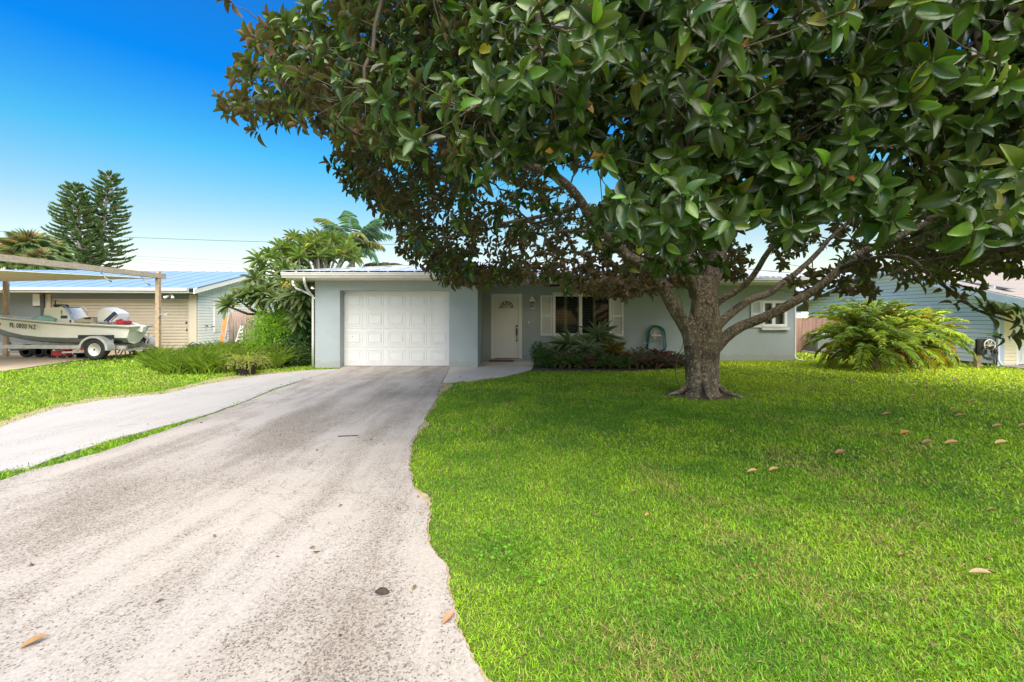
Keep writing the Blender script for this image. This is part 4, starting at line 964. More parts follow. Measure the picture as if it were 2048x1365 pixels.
# outboard motor, tilted
om = MB(); prof = [(178.5, 643), (177.8, 632), (181, 621), (188, 616), (199, 614.8), (210, 618.5), (222, 625.5), (224.5, 629), (221, 636), (224, 642), (214, 647), (180, 647)]
cyl = BY - .05
ctr = (200, 632)
layers = [(-.26, .80), (-.23, .93), (-.15, 1), (.15, 1), (.23, .93), (.26, .80)]
vs = []; n = len(prof)
for (yy, sc) in layers: vs += [(bx(ctr[0] + (px - ctr[0]) * sc), cyl + yy, bz(ctr[1] + (py - ctr[1]) * sc)) for px, py in prof]
fs = [tuple(range(n)), tuple(range((len(layers) - 1) * n, len(layers) * n))]
for i in range(len(layers) - 1):
    for k in range(n): fs.append((i * n + k, i * n + (k + 1) % n, (i + 1) * n + (k + 1) % n, (i + 1) * n + k))
om.add(vs, fs, 0, True); omo = om.build('outboard_motor', simple('white_cowling', (.78, .78, .78), .3, .03), BO)
for (a, b5, wd, mm) in (((196, 643), (217, 624), .05, 'blue'), ((202, 643), (220, 626.5), .085, 'blue'), ((201, 644.5), (219.4, 625.6), .03, 'red'), ((210, 643), (223, 630), .018, 'blue')):
    q = MB(); q.bar((bx(a[0]), cyl - .268, bz(a[1])), (bx(b5[0]), cyl - .262, bz(b5[1])), .012, wd); q.build('stripe', M[mm], omo)
q = MB(); q.box(bx(204), bx(216), BY - .12, BY + .12, bz(652), bz(645)); q.bar((bx(214), BY, bz(646)), (bx(262), BY, bz(660)), .14, .2); q.build('motor_bracket', M['white'], omo)
q = MB(); q.bevbox(bx(226), bx(246), BY - .5, BY - .15, bz(650), bz(641.5), .04); q.tube([(bx(228), BY - .45, bz(642)), (bx(236), BY - .4, bz(640)), (bx(246), BY - .5, bz(645))], .03, 6); q.tube([(bx(213), BY - .5, bz(647)), (bx(226), BY - .5, bz(646))], .02, 6); tag(q.build('fuel_tank', M['red']), 'red fuel tank lying in the boat behind the outboard', 'fuel tank')
# registration
def text_mesh(name, body, size, mat, loc, rot, parent, ext=.003):
    cu = bpy.data.curves.new(name, 'FONT'); cu.body = body; cu.size = size; cu.extrude = ext; cu.offset = .0015; cu.space_character = 1.08
    t = bpy.data.objects.new('tmp', cu); COL.objects.link(t)
    dg = bpy.context.evaluated_depsgraph_get(); me = bpy.data.meshes.new_from_object(t.evaluated_get(dg)); bpy.data.objects.remove(t)
    me.name = name; me.materials.clear(); me.materials.append(mat)
    me.transform(Matrix.Translation(loc) @ rot); return link(name, me, parent)
hwn = lambda px: np.interp(px, [s_[0] for s_ in sts[::-1]], [s_[4] for s_ in sts[::-1]])
tx = text_mesh('registration_number', 'FL 0820 NZ', .215, M['black'], (bx(3), BY - 1.05 * hwn(8) * .965, bz(655)), Matrix.Rotation(R(-11), 4, 'Z') @ Matrix.Rotation(R(93), 4, 'X') @ Matrix.Rotation(R(-3.5), 4, 'Z'), BO)
q = MB(); q.lathe([(.0, -.02), (.07, -.02), (.07, 0)], (bx(-1), BY - .56, bz(649)), 'y', 12); q.build('reflector', M['orange'], BO)
# trailer
BY = BYT
TR = empty('boat_trailer', (bx(205), BY, 0), 'galvanised boat trailer with white-rimmed wheel under the skiff', 'trailer')
q = MB()
for sgn in (-1, 1):
    yy = BY + sgn * .62
    q.bar((bx(-110), BY + sgn * .25, .5), (bx(-40), yy, .44), .07, .11); q.bar((bx(-40), yy, .44), (bx(250), yy, .40), .07, .12)
for px in (10, 100, 200, 245): q.box(bx(px), bx(px) + .07, BY - .585, BY + .585, .28, .34)
q.bar((bx(-110), BY, .5), (bx(-190), BY, .48), .1, .1); q.bar((bx(130), BY - .75, .25), (bx(185), BY - .75, .27), .06, .05); q.build('frame', M['steel'], TR)
q = MB(); q.box(bx(202), bx(208), BY - .72, BY + .72, .30, .36); q.build('axle', M['steel'], TR)
for sgn in (-1, 1):
    q = MB(); q.box(bx(163), bx(230), BY + sgn * .42 - .07, BY + sgn * .42 + .07, .55, .62); q.build('bunk', M['black'], TR)
    for px in (171, 224): q = MB(); q.bar((bx(px), BY + sgn * .66, .38), (bx(px + 5), BY + sgn * .74, .80), .045, .045); q.build('bunk_post', M['steel'], TR)
q = MB(); q.box(bx(163), bx(231), BY - .80, BY - .72, .70, .82); q.build('guide_board', M['black'], TR)
wy = BY - .82
for sgn in (-1, 1):
    c = (bx(205), BY + sgn * .88, .35)
    q = MB(); q.lathe([(.21, -.08), (.25, -.1), (.32, -.1), (.345, -.07), (.35, 0), (.345, .07), (.32, .1), (.25, .1), (.21, .08), (.21, -.08)], c, 'y', 32)
    for k in range(28): a = k * 2 * math.pi / 28; q.bar((c[0] + .349 * math.cos(a), c[1] - .07, c[2] + .349 * math.sin(a)), (c[0] + .349 * math.cos(a + .06), c[1] + .07, c[2] + .349 * math.sin(a + .06)), .03, .01, up=(math.cos(a), 0, math.sin(a)))
    wh = q.build('wheel', M['rubber'], TR)
    q = MB(); q.lathe([(.208, -.085), (.205, -.09), (.185, -.06), (.17, -.03), (.11, -.035), (.075, -.055), (.04, -.055), (.04, -.0), (.2, .0), (.208, .08)], c, 'y', 28); rm = q.build('rim', M['hullwhite'], wh)
    q = MB(); q.lathe([(.0, -.1), (.03, -.1), (.038, -.06)], c, 'y', 10)
    for k in range(8): a = k * math.pi / 4 + .2; q.lathe([(.0, -.04), (.022, -.04), (.022, -.03)], (c[0] + .135 * math.cos(a), c[1], c[2] + .135 * math.sin(a)), 'y', 8)
    for k in range(5): a = k * 2 * math.pi / 5; q.lathe([(.0, -.075), (.012, -.072), (.012, -.05)], (c[0] + .062 * math.cos(a), c[1], c[2] + .062 * math.sin(a)), 'y', 6)
    q.build('hub', M['black'], rm)
    q = MB(); vs = []; fs = []
    for i, a in enumerate(np.linspace(math.pi * 1.04, -.04 * math.pi, 17)):
        rr_ = .44
        for (rad, yy) in ((rr_, -.14), (rr_, .14), (rr_ - .02, .14), (rr_ - .07, -.145)): vs.append((c[0] + rad * math.cos(a) * 1.08, c[1] + yy, c[2] + .03 + rad * math.sin(a) * .95))
    for i in range(16):
        for k in range(4): fs.append((i * 4 + k, i * 4 + (k + 1) % 4, i * 4 + 4 + (k + 1) % 4, i * 4 + 4 + k))
    q.add(vs, fs, 0, False); q.prism([(bx(172), .42), (bx(180), .42), (bx(192), .62), (bx(186), .70)], c[1] - .14, c[1] - .12) if False else None
    q.build('fender', M['steel'], TR)
q = MB(); q.box(bx(183) - .04, bx(183) + .03, BY - 1.06, BY - 1.03, .37, .41); q.build('marker_light', M['red'], TR)
# odds and ends around the boat
q = MB(); x0 = bx(77); q.bevbox(x0, x0 + .5, BY - .3, BY, .08, .30, .03, 0)
for dx in (.08, .42): 
    for dy in (-.28, -.04): q.lathe([(.0, -.02), (.06, -.02), (.06, .02), (0, .02)], (x0 + dx, BY + dy, .075), 'y', 10, 1)
tag(q.build('tool_box', [M['red'], M['black']]), 'red box on castors under the boat hull', 'tool box')
jk = empty('jack_stand', (bx(110), BY, 0), 'black crossed-leg jack stand on the ground under the boat', 'jack stand')
for sg in (-1, 1):
    q = MB(); q.bar((bx(110) - .17 * sg, BY + sg * .03, .02), (bx(110) + .15 * sg, BY + sg * .03, .3), .03, .03); q.build('leg', M['black'], jk)
q = MB(); q.box(bx(110) - .16, bx(110) + .16, BY - .06, BY + .06, .3, .33); q.build('top_plate', M['black'], jk)
q = MB(); frame_rect(q, bx(130), bx(150), .02, .2, BY - .3, BY + .1, .03); q.box(bx(130) + .03, bx(150) - .03, BY + .02, BY + .08, .05, .17); tag(q.build('crate', M['black']), 'low dark open crate under the boat near the wheel', 'crate')
for i, (px, py, s) in enumerate(((5, 708, .22), (32, 711, .2), (55, 712, .18))):
    q = MB(); q.lathe([(s * .55, -.07), (s, -.08), (s * 1.05, 0), (s, .08), (s * .55, .07), (s * .55, -.07)], (bx(px), BY + .1, s * 1.05 + .012), 'y', 20); q.lathe([(.0, -.05), (s * .55, -.06), (s * .55, .05), (0, .05)], (bx(px), BY + .1, s * 1.05 + .012), 'y', 14, 1)
    tag(q.build('spare_wheel', [M['rubber'], M['steel']]), ['dark wheel standing under the bow at the photo edge', 'dark wheel under the bow, middle of three', 'smallest dark wheel under the bow, nearest the red box'][i], 'wheel', 'loose wheels under the bow')
# folding chair behind the stern
FC = empty('folding_chair', (bx(252), 16.6, 0), 'black folding chair standing behind the stern of the boat', 'chair')
fx = lambda px: (px - CX) / 900 * 16.6
fz = lambda py: CH - (py - HY) / 900 * 16.6
for yy in (16.4, 16.8):
    for (a, b6) in (((270, 711), (262, 683)), ((250, 711), (264, 684)), ((226, 708), (236, 693)), ((242, 712), (240, 700))):
        q = MB(); q.bar((fx(a[0]), yy, max(.02, fz(a[1]))), (fx(b6[0]), yy, fz(b6[1])), .025, .025); q.build('leg', M['black'], FC)
q = MB(); q.bar((fx(244), 16.6, fz(691)), (fx(266), 16.6, fz(687)), .42, .03); q.build('seat', M['black'], FC)
q = MB(); q.tube([(fx(264), 16.38, fz(687)), (fx(267), 16.38, fz(676)), (fx(264), 16.4, fz(671.5)), (fx(252), 16.42, fz(671))], .018, 6); q.tube([(fx(264), 16.82, fz(687)), (fx(267), 16.82, fz(676)), (fx(264), 16.8, fz(671.5)), (fx(252), 16.78, fz(671))], .018, 6); q.bevbox(fx(250), fx(265), 16.38, 16.82, fz(680), fz(673), .02); q.build('backrest', M['black'], FC)
q = MB(); p = G(303, 709); q.lathe([(.0, 0), (.13, 0), (.15, .3), (.155, .31), (.14, .31), (.12, .02), (0, .02)], p, 'z', 18); bk = q.build('bucket', M['hullwhite']); tag(bk, 'white plastic bucket beside the tall timber post', 'bucket')
q = MB(); q.tube([(p.x + .155 * math.cos(a), p.y - .02, .3 + .13 * math.sin(a)) for a in np.linspace(0, math.pi, 11)], .005, 4); q.build('handle', M['steel'], bk)
q = MB(); p = G(282, 711); vs = []; 
for i in range(9):
    for j in range(7): x = p.x - .28 + i * .075; yv = p.y - .2 + j * .07; hgt = max(0.015, .2 * math.exp(-((i - 3) ** 2) / 6 - ((j - 3) ** 2) / 5) + .03 * noise.noise(Vector((x * 7, yv * 7, 0)))); vs.append((x, yv, hgt))
q.add(vs, [(i * 7 + j, i * 7 + j + 1, i * 7 + j + 8, i * 7 + j + 7) for i in range(8) for j in range(6)]); tp = q.build('tarp', M['black']); tag(tp, 'crumpled dark tarp on the ground left of the white bucket', 'tarp')
sm = tp.modifiers.new('t', 'SOLIDIFY'); sm.thickness = .01

# leaning things beside the neighbour's siding
def leaning(name, pxb, pyb, pxt, pyt, Yb, w_, mat, label, cat):
    q = MB(); a = P(pxb, pyb, Yb); b = P(pxt, pyt, Yb + .25); q.bar(a, b, w_, .04, 0, (0, 1, 0)); return tag(q.build(name, mat), label, cat)
q = MB(); a0, a1 = P(437, 693, 17.2), P(451, 693, 17.25); b0, b1 = P(447, 634, 17.3), P(455, 636, 17.3)
q.plate([a0, a1, b1, b0], .05); bd = q.build('orange_board', M['orange']); tag(bd, 'faded orange board leaning on the white siding behind the weeds', 'board')
q = MB(); q.bar(P(447, 694, 17.0), P(459, 625, 17.15), .05, .03, 0, (0, 1, 0)); q.bar(P(456, 690, 17.0), P(440, 655, 17.0), .03, .03, 0, (0, 1, 0)); q.build('frame_pole', M['steel'], bd)
LD = empty('ladder', P(480, 690, 16.6), 'small whitish stepladder among the bushes', 'ladder')
for (a, b7) in (((470, 690), (482, 652)), ((484, 690), (486, 652))): q = MB(); q.bar(P(*a, 16.6), P(*b7, 16.7), .03, .04, 0, (0, 1, 0)); q.build('rail', M['siding'], LD)
for k in range(5): q = MB(); t = k / 5; q.bar(P(471 + 11 * t, 686 - 36 * t, 16.6), P(484 + 2 * t, 686 - 36 * t, 16.6), .04, .03, 0, (0, 1, 0)); q.build('rung', M['siding'], LD)
RS = empty('rustic_screen', P(480, 690, 18), 'dark brown brushwood screen behind the bushes beside the white siding', 'screen')
q = MB()
for k in range(46):
    x = P(458, 690, 18.5).x + k * .038; q.tube([(x, 18.5 + .02 * random.random(), 0), (x + .03 * (random.random() - .5), 18.5, 1.1), (x + .05 * (random.random() - .5), 18.5, 1.55 + .2 * random.random())], .014, 5)
q.build('brushwood', M['fence'], RS)
q = MB(); p = G(391, 712); q.lathe([(.0, 0), (.22, 0), (.26, .32), (.28, .36), (.1, .42), (0, .42)], p, 'z', 16); bi = q.build('bin', M['black']); tag(bi, 'dark lidded bin at the corner of the neighbour garage', 'bin')
q = MB(); q.tube([(p.x - .2, p.y - .05, .4), (p.x - .05, p.y - .08, .5), (p.x + .12, p.y - .05, .42)], .02, 6); q.build('handle', M['hose'], bi)

# power lines
for i, (a, b8, lb) in enumerate((((-200, 452, 45), (1100, 492, 45), 'topmost thin power line crossing the pale sky at left'), ((-200, 485, 48), (900, 541, 48), 'second thin power line, just above the low pair at left'), ((-200, 490, 50), (900, 548, 50), 'upper of the lowest pair of power lines left of the frangipani'), ((-200, 496, 50), (900, 556, 50), 'lowest thin power line left of the frangipani'))):
    q = MB(); A_, B_ = P(*a), P(*b8)
    q.tube([A_.lerp(B_, t) - Vector((0, 0, (1.4 if i == 0 else .6) * 4 * t * (1 - t) * .35)) for t in np.linspace(0, 1, 15)], .018 if i == 0 else .012, 5); tag(q.build('power_line', M['black']), lb, 'power line')
# ------------------------------------------------------------------ magnolia
MG = empty('magnolia_tree', (3.46, 8.2, 0), 'spreading southern magnolia with lichened trunk and glossy leaves on the front lawn', 'tree')
paths = []            # limbs: (points, r0, r1)
def limb(pix, r0, r1): paths.append(([P(*p) for p in pix], r0, r1))
fork = Vector((3.35, 8.2, 1.9))
limb([(1383, 690, 8.2), (1372, 655, 8.2), (1345, 600, 8.15), (1305, 545, 8.1), (1255, 512, 8.0), (1205, 462, 7.9), (1165, 410, 7.7), (1110, 360, 7.4), (1040, 320, 7.0), (960, 280, 6.6), (870, 240, 6.3), (760, 200, 6.1), (640, 190, 6.0), (540, 200, 6.1)], .15, .03)
limb([(1412, 600, 8.2), (1425, 540, 8.3), (1440, 480, 8.4), (1452, 400, 8.5), (1440, 300, 8.7), (1430, 180, 8.7), (1400, 40, 8.5), (1380, -60, 8.3)], .19, .05)
limb([(1400, 725, 8.2), (1432, 695, 8.2), (1462, 668, 8.15), (1505, 640, 8.1), (1570, 620, 7.9), (1620, 590, 7.8), (1680, 540, 7.7), (1760, 490, 7.5), (1870, 440, 7.3), (2000, 400, 7.1), (2200, 340, 6.9)], .125, .03)
limb([(1405, 690, 8.2), (1440, 648, 8.2), (1480, 610, 8.3), (1530, 588, 8.6), (1580, 555, 9.0), (1640, 500, 9.5), (1700, 440, 10), (1780, 380, 10.4)], .10, .03)
limb([(1405, 650, 8.2), (1440, 598, 8.2), (1490, 570, 8.0), (1530, 520, 7.6), (1580, 450, 7.0), (1650, 360, 6.3), (1740, 250, 5.9), (1830, 170, 5.6)], .09, .012)
limb([(1395, 590, 8.2), (1370, 540, 7.8), (1340, 480, 7.1), (1330, 400, 6.2), (1320, 320, 5.3), (1290, 240, 4.9), (1280, 180, 4.6)], .10, .012)
limb([(1400, 580, 8.3), (1380, 530, 8.8), (1330, 490, 9.5), (1260, 470, 10.2), (1160, 460, 10.9), (1060, 470, 11.2)], .11, .02)
limb([(1300, 545, 8.1), (1290, 480, 8.0), (1270, 400, 7.8), (1210, 300, 7.4), (1130, 190, 6.9), (1050, 80, 6.4), (1000, -60, 6.2)], .10, .02)
limb([(1440, 470, 8.4), (1500, 390, 8.2), (1560, 280, 8.0), (1620, 150, 7.8), (1680, -40, 7.6)], .11, .03)
limb([(1420, 560, 8.3), (1440, 510, 9.2), (1470, 470, 10.4), (1480, 430, 11.6)], .1, .02)
limb([(1165, 410, 7.7), (1100, 430, 8.2), (1010, 450, 8.6), (930, 470, 8.9), (860, 480, 8.9)], .06, .015)
limb([(1450, 420, 8.5), (1440, 330, 7.6), (1450, 220, 6.6), (1480, 80, 5.6), (1500, -60, 5.2)], .1, .02)
limb([(1680, 540, 7.7), (1740, 520, 7.0), (1810, 520, 6.4), (1870, 560, 5.9), (1930, 600, 5.6), (1960, 625, 5.4), (2010, 645, 5.2), (2045, 655, 5.1)], .05, .01)
nodes = []; nr_ = []; par = []
def add_path(pts, r0, r1, attach=-1):
    # Catmull-Rom style smoothing
    res = []
    for i in range(len(pts) - 1):
        p0 = pts[max(0, i - 1)]; p1 = pts[i]; p2 = pts[i + 1]; p3 = pts[min(len(pts) - 1, i + 2)]
        k = max(2, int((p2 - p1).length / .16))
        for j in range(k):
            t = j / k
            q = .5 * ((2 * p1) + (p2 - p0) * t + (2 * p0 - 5 * p1 + 4 * p2 - p3) * t * t + (3 * p1 - p0 - 3 * p2 + p3) * t ** 3)
            res.append(q + Vector((noise.noise(q * 1.5), noise.noise(q * 1.5 + Vector((9, 0, 0))), noise.noise(q * 1.5 + Vector((0, 9, 0))))) * .07)
    res.append(pts[-1]); return res
trunk = MB(); br = MB()
def rings_surface(mb, pts, rad, n, rough):
    pts = [Vector(p) for p in pts]; vs = []; fs = []
    ref = Vector((1, 0, 0))
    for i, p in enumerate(pts):
        d = (pts[min(i + 1, len(pts) - 1)] - pts[max(i - 1, 0)]).normalized(); ref = (ref - d * ref.dot(d)).normalized(); bn = d.cross(ref)
        for k in range(n):
            a = 2 * math.pi * k / n; dv = ref * math.cos(a) + bn * math.sin(a)
            q = Vector((dv.x * 1.3, dv.y * 1.3, p.z * .6 + dv.z)); r = rad[i] * (1 + rough * noise.noise(q * 2.0) + rough * .45 * noise.noise(Vector((dv.x * 4, dv.y * 4, p.z * 3))))
            vs.append(p + dv * r)
    for i in range(len(pts) - 1):
        for k in range(n): fs.append((i * n + k, i * n + (k + 1) % n, (i + 1) * n + (k + 1) % n, (i + 1) * n + k))
    fs.append(tuple(range((len(pts) - 1) * n, len(pts) * n)))
    mb.add(vs, fs, 0, True)
# main stem with flared foot
zs = np.linspace(-.08, 2.15, 34)
pts = [(3.50 + .02 * math.sin(z * 2), 8.2, z) for z in zs]
rad = [.225 + .11 * math.exp(-max(z, 0) / .12) + .03 * math.exp(-((z - 1.25) / .4) ** 2) - .07 * max(0, (z - 1.5)) for z in zs]
rings_surface(trunk, pts, rad, 40, .16)
pts = [(3.30 - .03 * z + (-.17 * max(0, z - 1.1) ** 1.6), 8.13, z) for z in np.linspace(-.08, 1.5, 28)]
rad = [(.135 + .08 * math.exp(-max(z, 0) / .15) + .03 * max(0, z - .6)) * min(1, max(.05, (1.52 - z) / .4)) for z in np.linspace(-.08, 1.5, 28)]
rings_surface(trunk, pts, rad, 28, .18)
for k, a in enumerate((190, 330, 262)):       # surface roots
    ca, sa = math.cos(R(a)), math.sin(R(a))
    trunk.tube([(3.45 + ca * .2, 8.2 + sa * .2, .25), (3.45 + ca * .42, 8.2 + sa * .4, .07), (3.45 + ca * .62, 8.2 + sa * .55, .02), (3.45 + ca * .85, 8.2 + sa * .75, -.03)], [.06, .04, .022, .01], 10, wob=.3)
for (pp, r0, r1) in paths:
    sp = add_path(pp, r0, r1); n = len(sp)
    rr = [r0 + (r1 - r0) * (i / (n - 1)) ** .55 for i in range(n)]
    rings_surface(trunk, sp, rr, 20 if r0 > .1 else 10, .12)
    nodes += sp; nr_ += rr
trunk.tube([P(1381, 665, 7.9), P(1383, 690, 7.88), P(1386, 720, 7.86)], [.05, .06, .03], 8)
# knots
for (px, py, d, s) in ((1325, 570, 7.93, .06), (1443, 600, 7.93, .05), (1400, 660, 7.88, .05)): c = P(px, py, d); trunk.lathe([(s, 0), (s * 1.15, -.03), (s * .6, -.05), (s * .3, -.02), (0, -.015)], c, 'y', 12)
trunk.build('trunk', M['bark'], MG, recalc=False)

# leaf whorl positions
C0 = np.array([2.75, 7.55, 3.5]); RX, RYY, RU, RL = 6.5, 5.5, 5.2, 2.6
CN = 90000
q = (rng.random((CN, 3)) * 2 - 1) * [1.12, 1.12, 1.12]
W = q * [RX, RYY, RU] + C0; W[:, 2] = np.where(q[:, 2] < 0, q[:, 2] * RL + C0[2], W[:, 2])
W[:, 0] += np.where(W[:, 0] > 4.5, (W[:, 0] - 4.5) * .25, 0)
def n3(V, s, o=0.): return np.array([noise.noise(Vector(v * s) + Vector((o, 0, 0))) for v in V])
rho = np.linalg.norm(q, axis=1)
keep = (rho < 1.15) & (rho > .35); W = W[keep]; q = q[keep]; rho = rho[keep]
rho = rho * (1 + .16 * n3(W, .55)) * (1 + .07 * n3(W, 1.7, 4))
pr = np.where(rho > 1.0, 0, np.where(rho > .74, .85, np.where(rho > .55, .10, .03)))
cl = n3(W, .95, 20.); pr = pr * np.clip(1.15 + cl * 2.0, .1, 1.0)
keep = rng.random(len(W)) < pr
W = W[keep]; rho = rho[keep]; q = q[keep]
px, py = proj(W); d = np.linalg.norm(W - [0, 0, CH], axis=1); Yd = W[:, 1]
LB = np.array([(-2500, 640), (-400, 600), (0, 618), (20, 560), (45, 500), (90, 487), (140, 475), (185, 440), (235, 455), (252, 560), (285, 690), (320, 668), (370, 680), (400, 745), (430, 775), (480, 808), (520, 850), (560, 888), (620, 900)])
lb = np.interp(py, LB[:, 0], LB[:, 1])
BB = np.array([(400, 235), (640, 260), (690, 345), (760, 430), (800, 490), (850, 525), (900, 565), (1000, 568), (1090, 560), (1140, 588), (1280, 590), (1310, 590), (1340, 575), (1450, 555), (1520, 560), (1600, 570), (1700, 560), (1800, 545), (1900, 560), (2048, 545), (2500, 560), (3500, 640)])
bbo = np.interp(px, BB[:, 0], BB[:, 1])
# nearer leaves hang less low, except two hanging sprays
NB = np.array([(400, 240), (700, 300), (850, 345), (960, 372), (1080, 345), (1180, 345), (1200, 455), (1260, 490), (1360, 515), (1440, 505), (1480, 440), (1560, 455), (1650, 425), (1730, 440), (1800, 460), (1880, 440), (2048, 480), (2500, 520)])
nb = np.interp(px, NB[:, 0], NB[:, 1])
ok = (px > lb) & (py < bbo) & (d > 2.3) & (Yd > 1.6)
low_near = (Yd < 5.2) & (py > nb - 18); ok &= ~low_near
mid = (Yd >= 5.2) & (Yd < 7.0) & (py > (nb * .5 + bbo * .5)) & (px > 850); ok &= ~mid
gaps = [(1200, 372, 48, 26, 0), (1235, 350, 26, 20, 0), (1120, 352, 26, 16, 0), (1530, 545, 30, 22, 6), (1645, 512, 34, 18, 6), (1870, 95, 60, 22, 3.2), (1950, 75, 40, 18, 3.2), (1185, 85, 12, 18, 0), (1560, 575, 22, 12, 7), (1500, 480, 16, 12, 6), (1770, 310, 40, 14, 4), (1720, 470, 30, 10, 5), (560, 245, 20, 9, 0)]
for (gx, gy, gw, gh, dm) in gaps:
    ok &= ~((((px - gx) / (gw * 1.25)) ** 2 + ((py - gy) / (gh * 1.35)) ** 2 < 1) & (Yd > dm))
# open window above the trunk where the limbs show
ok &= ~((px > 1380) & (px < 1660) & (py > 535) & (Yd < 9.0) & (rng.random(len(px)) < .7))
ok &= ~((px > 1480) & (py > 430) & (Yd > 4.6) & (rng.random(len(px)) < .5))
ok &= ~((Yd > 8) & (py > 330) & (rng.random(len(px)) < .3))
# keep clear of the house roof
ok &= ~((W[:, 1] > 11.3) & (W[:, 0] < .9) & (W[:, 2] < 3.5)) & ~((W[:, 1] > 12.9) & (W[:, 2] < 3.3))
ok &= ~((py < -240) & (rng.random(len(px)) < .62))  # crown top out of view thinned to let more light through
W = W[ok]; rho = rho[ok]
def blobs(lst, sp):
    out = []
    for (bx_, by_, bd, r, k) in lst:
        c = np.array(P(bx_, by_, bd)); n = int(k); v = rng.normal(size=(n, 3)); v = unit(v) * (rng.random((n, 1)) ** .45) * r
        out.append(c + v * [1, 1, .8])
    return np.concatenate(out)
def front_sheet(n):
    x = rng.random(n) * 1550 + 690; top = np.full(n, -260.); bot = np.interp(x, NB[:, 0], NB[:, 1]) - 22
    y = top + (bot - top) * rng.random(n); dd = np.interp(x, [690, 900, 1100, 1400, 1700, 2250], [5.2, 4.2, 3.55, 3.1, 2.9, 2.7]) + rng.random(n) ** 1.3 * 1.7
    V = np.array([P(a, b, c) for a, b, c in zip(x, y, dd)]); k = np.ones(n, bool)
    for (gx, gy, gw, gh, dm) in gaps: k &= ~(((x - gx) / (gw * 1.1)) ** 2 + ((y - gy) / (gh * 1.2)) ** 2 < 1)
    return V[k]
extra = blobs([(445, 200, 6.2, .22, 5), (470, 195, 6.1, .3, 8), (505, 215, 6.0, .35, 10), (520, 130, 6.0, .45, 16), (560, 75, 6.0, .4, 12), (510, 85, 6.1, .2, 3), (600, 60, 5.9, .4, 12), (560, 170, 5.9, .5, 18), (620, 120, 5.8, .6, 24), (600, 200, 5.7, .35, 10), (650, 250, 5.8, .2, 4), (680, 190, 5.4, .5, 18),
    (690, 330, 6.8, .3, 8), (715, 355, 6.9, .35, 9), (745, 330, 6.7, .5, 14), (760, 400, 7.4, .35, 9), (800, 430, 7.9, .45, 13), (830, 490, 8.3, .35, 10), (860, 520, 8.8, .4, 12), (900, 545, 9.3, .35, 12), (950, 545, 9.6, .4, 14), (1010, 545, 9.8, .35, 10), (1075, 535, 10, .4, 12), (1150, 560, 9.8, .35, 12), (1190, 578, 9.6, .3, 10), (1240, 575, 9.4, .35, 11), (1270, 555, 9.2, .35, 9),
    (1300, 430, 3.0, .3, 7), (1380, 430, 2.9, .28, 6), (1420, 455, 2.9, .22, 5), (1350, 465, 3.0, .25, 5), (1230, 420, 3.1, .22, 5), (1590, 395, 3.0, .3, 7), (1650, 380, 3.0, .25, 5), (1780, 420, 3.0, .2, 4), (1930, 440, 2.7, .25, 5), (2020, 400, 2.6, .3, 6),
    (1900, 545, 5.8, .2, 5), (1925, 580, 5.6, .16, 4), (1960, 590, 5.5, .14, 3), (1990, 620, 5.3, .12, 2), (2030, 620, 5.1, .16, 4), (1750, 555, 7.0, .35, 9), (1820, 545, 6.8, .35, 9), (1680, 565, 7.8, .35, 8), (446, 3, 5.5, .08, 1), (1620, 575, 8.2, .3, 6), (2045, 660, 5.0, .12, 3)], 0)
extra = np.concatenate([extra, front_sheet(2200)])
W = np.concatenate([extra, W])
nx = len(extra)
# thin to a minimum spacing
kd = {}; sel = []
cell = .19
for i, v in enumerate(W):
    dist = np.linalg.norm(v - [0, 0, CH]); c = tuple(np.floor(v / cell).astype(int)); hit = False
    for a in (-1, 0, 1):
        for b in (-1, 0, 1):
            for e_ in (-1, 0, 1):
                for j in kd.get((c[0] + a, c[1] + b, c[2] + e_), ()):
                    if np.sum((W[j] - v) ** 2) < .165 ** 2: hit = True; break
                if hit: break
            if hit: break
        if hit: break
    if not hit: kd.setdefault(c, []).append(i); sel.append(i)
W = W[sel]; print('whorls', len(W))
# branch skeleton: coarse targets joined greedily to the nearest wood
perm = rng.permutation(len(W)); coarse = []
for i in perm:
    if all((W[i][0] - W[j][0]) ** 2 + (W[i][1] - W[j][1]) ** 2 + (W[i][2] - W[j][2]) ** 2 > .62 ** 2 for j in coarse): coarse.append(i)
    if len(coarse) > 620: break
Cp = W[coarse].copy(); Cp += unit(C0 - [0, 0, .5] - Cp) * .25
SN = [np.array(p) for p in nodes]; SR = list(nr_); nh = len(SN)
SNa = np.array(SN); best = np.full(len(Cp), 1e9); bi_ = np.zeros(len(Cp), int)
for i in range(len(Cp)):
    dd = np.linalg.norm(SNa - Cp[i], axis=1); bi_[i] = dd.argmin(); best[i] = dd.min()
left = set(range(len(Cp))); seg = []; 
centre = np.array([3.4, 8.2, 2.2])
while left:
    i = min(left, key=lambda k: best[k]); left.discard(i)
    a = SN[bi_[i]]; b = Cp[i]; ln = np.linalg.norm(b - a); k = max(2, int(ln / .14)); sag = np.array([0, 0, 1.0]) * ln * .10
    out = unit(a - centre); ctrl = a + (b - a) * .5 + out * ln * .12 - sag * .5
    prev = bi_[i]; new = []
    for t in np.linspace(0, 1, k + 1)[1:]:
        p = (1 - t) ** 2 * a + 2 * t * (1 - t) * ctrl + t * t * b + rng.normal(0, .014, 3); SN.append(p); seg.append((prev, len(SN) - 1)); prev = len(SN) - 1; new.append(prev)
    na = np.array([SN[j] for j in new]); lf = np.array(sorted(left), int)
    if len(lf):
        D_ = np.linalg.norm(Cp[lf][:, None] - na[None], axis=2) * 1.0; m = D_.min(1); am = D_.argmin(1); upd = m < best[lf]
        best[lf[upd]] = m[upd]; bi_[lf[upd]] = np.array(new)[am[upd]]
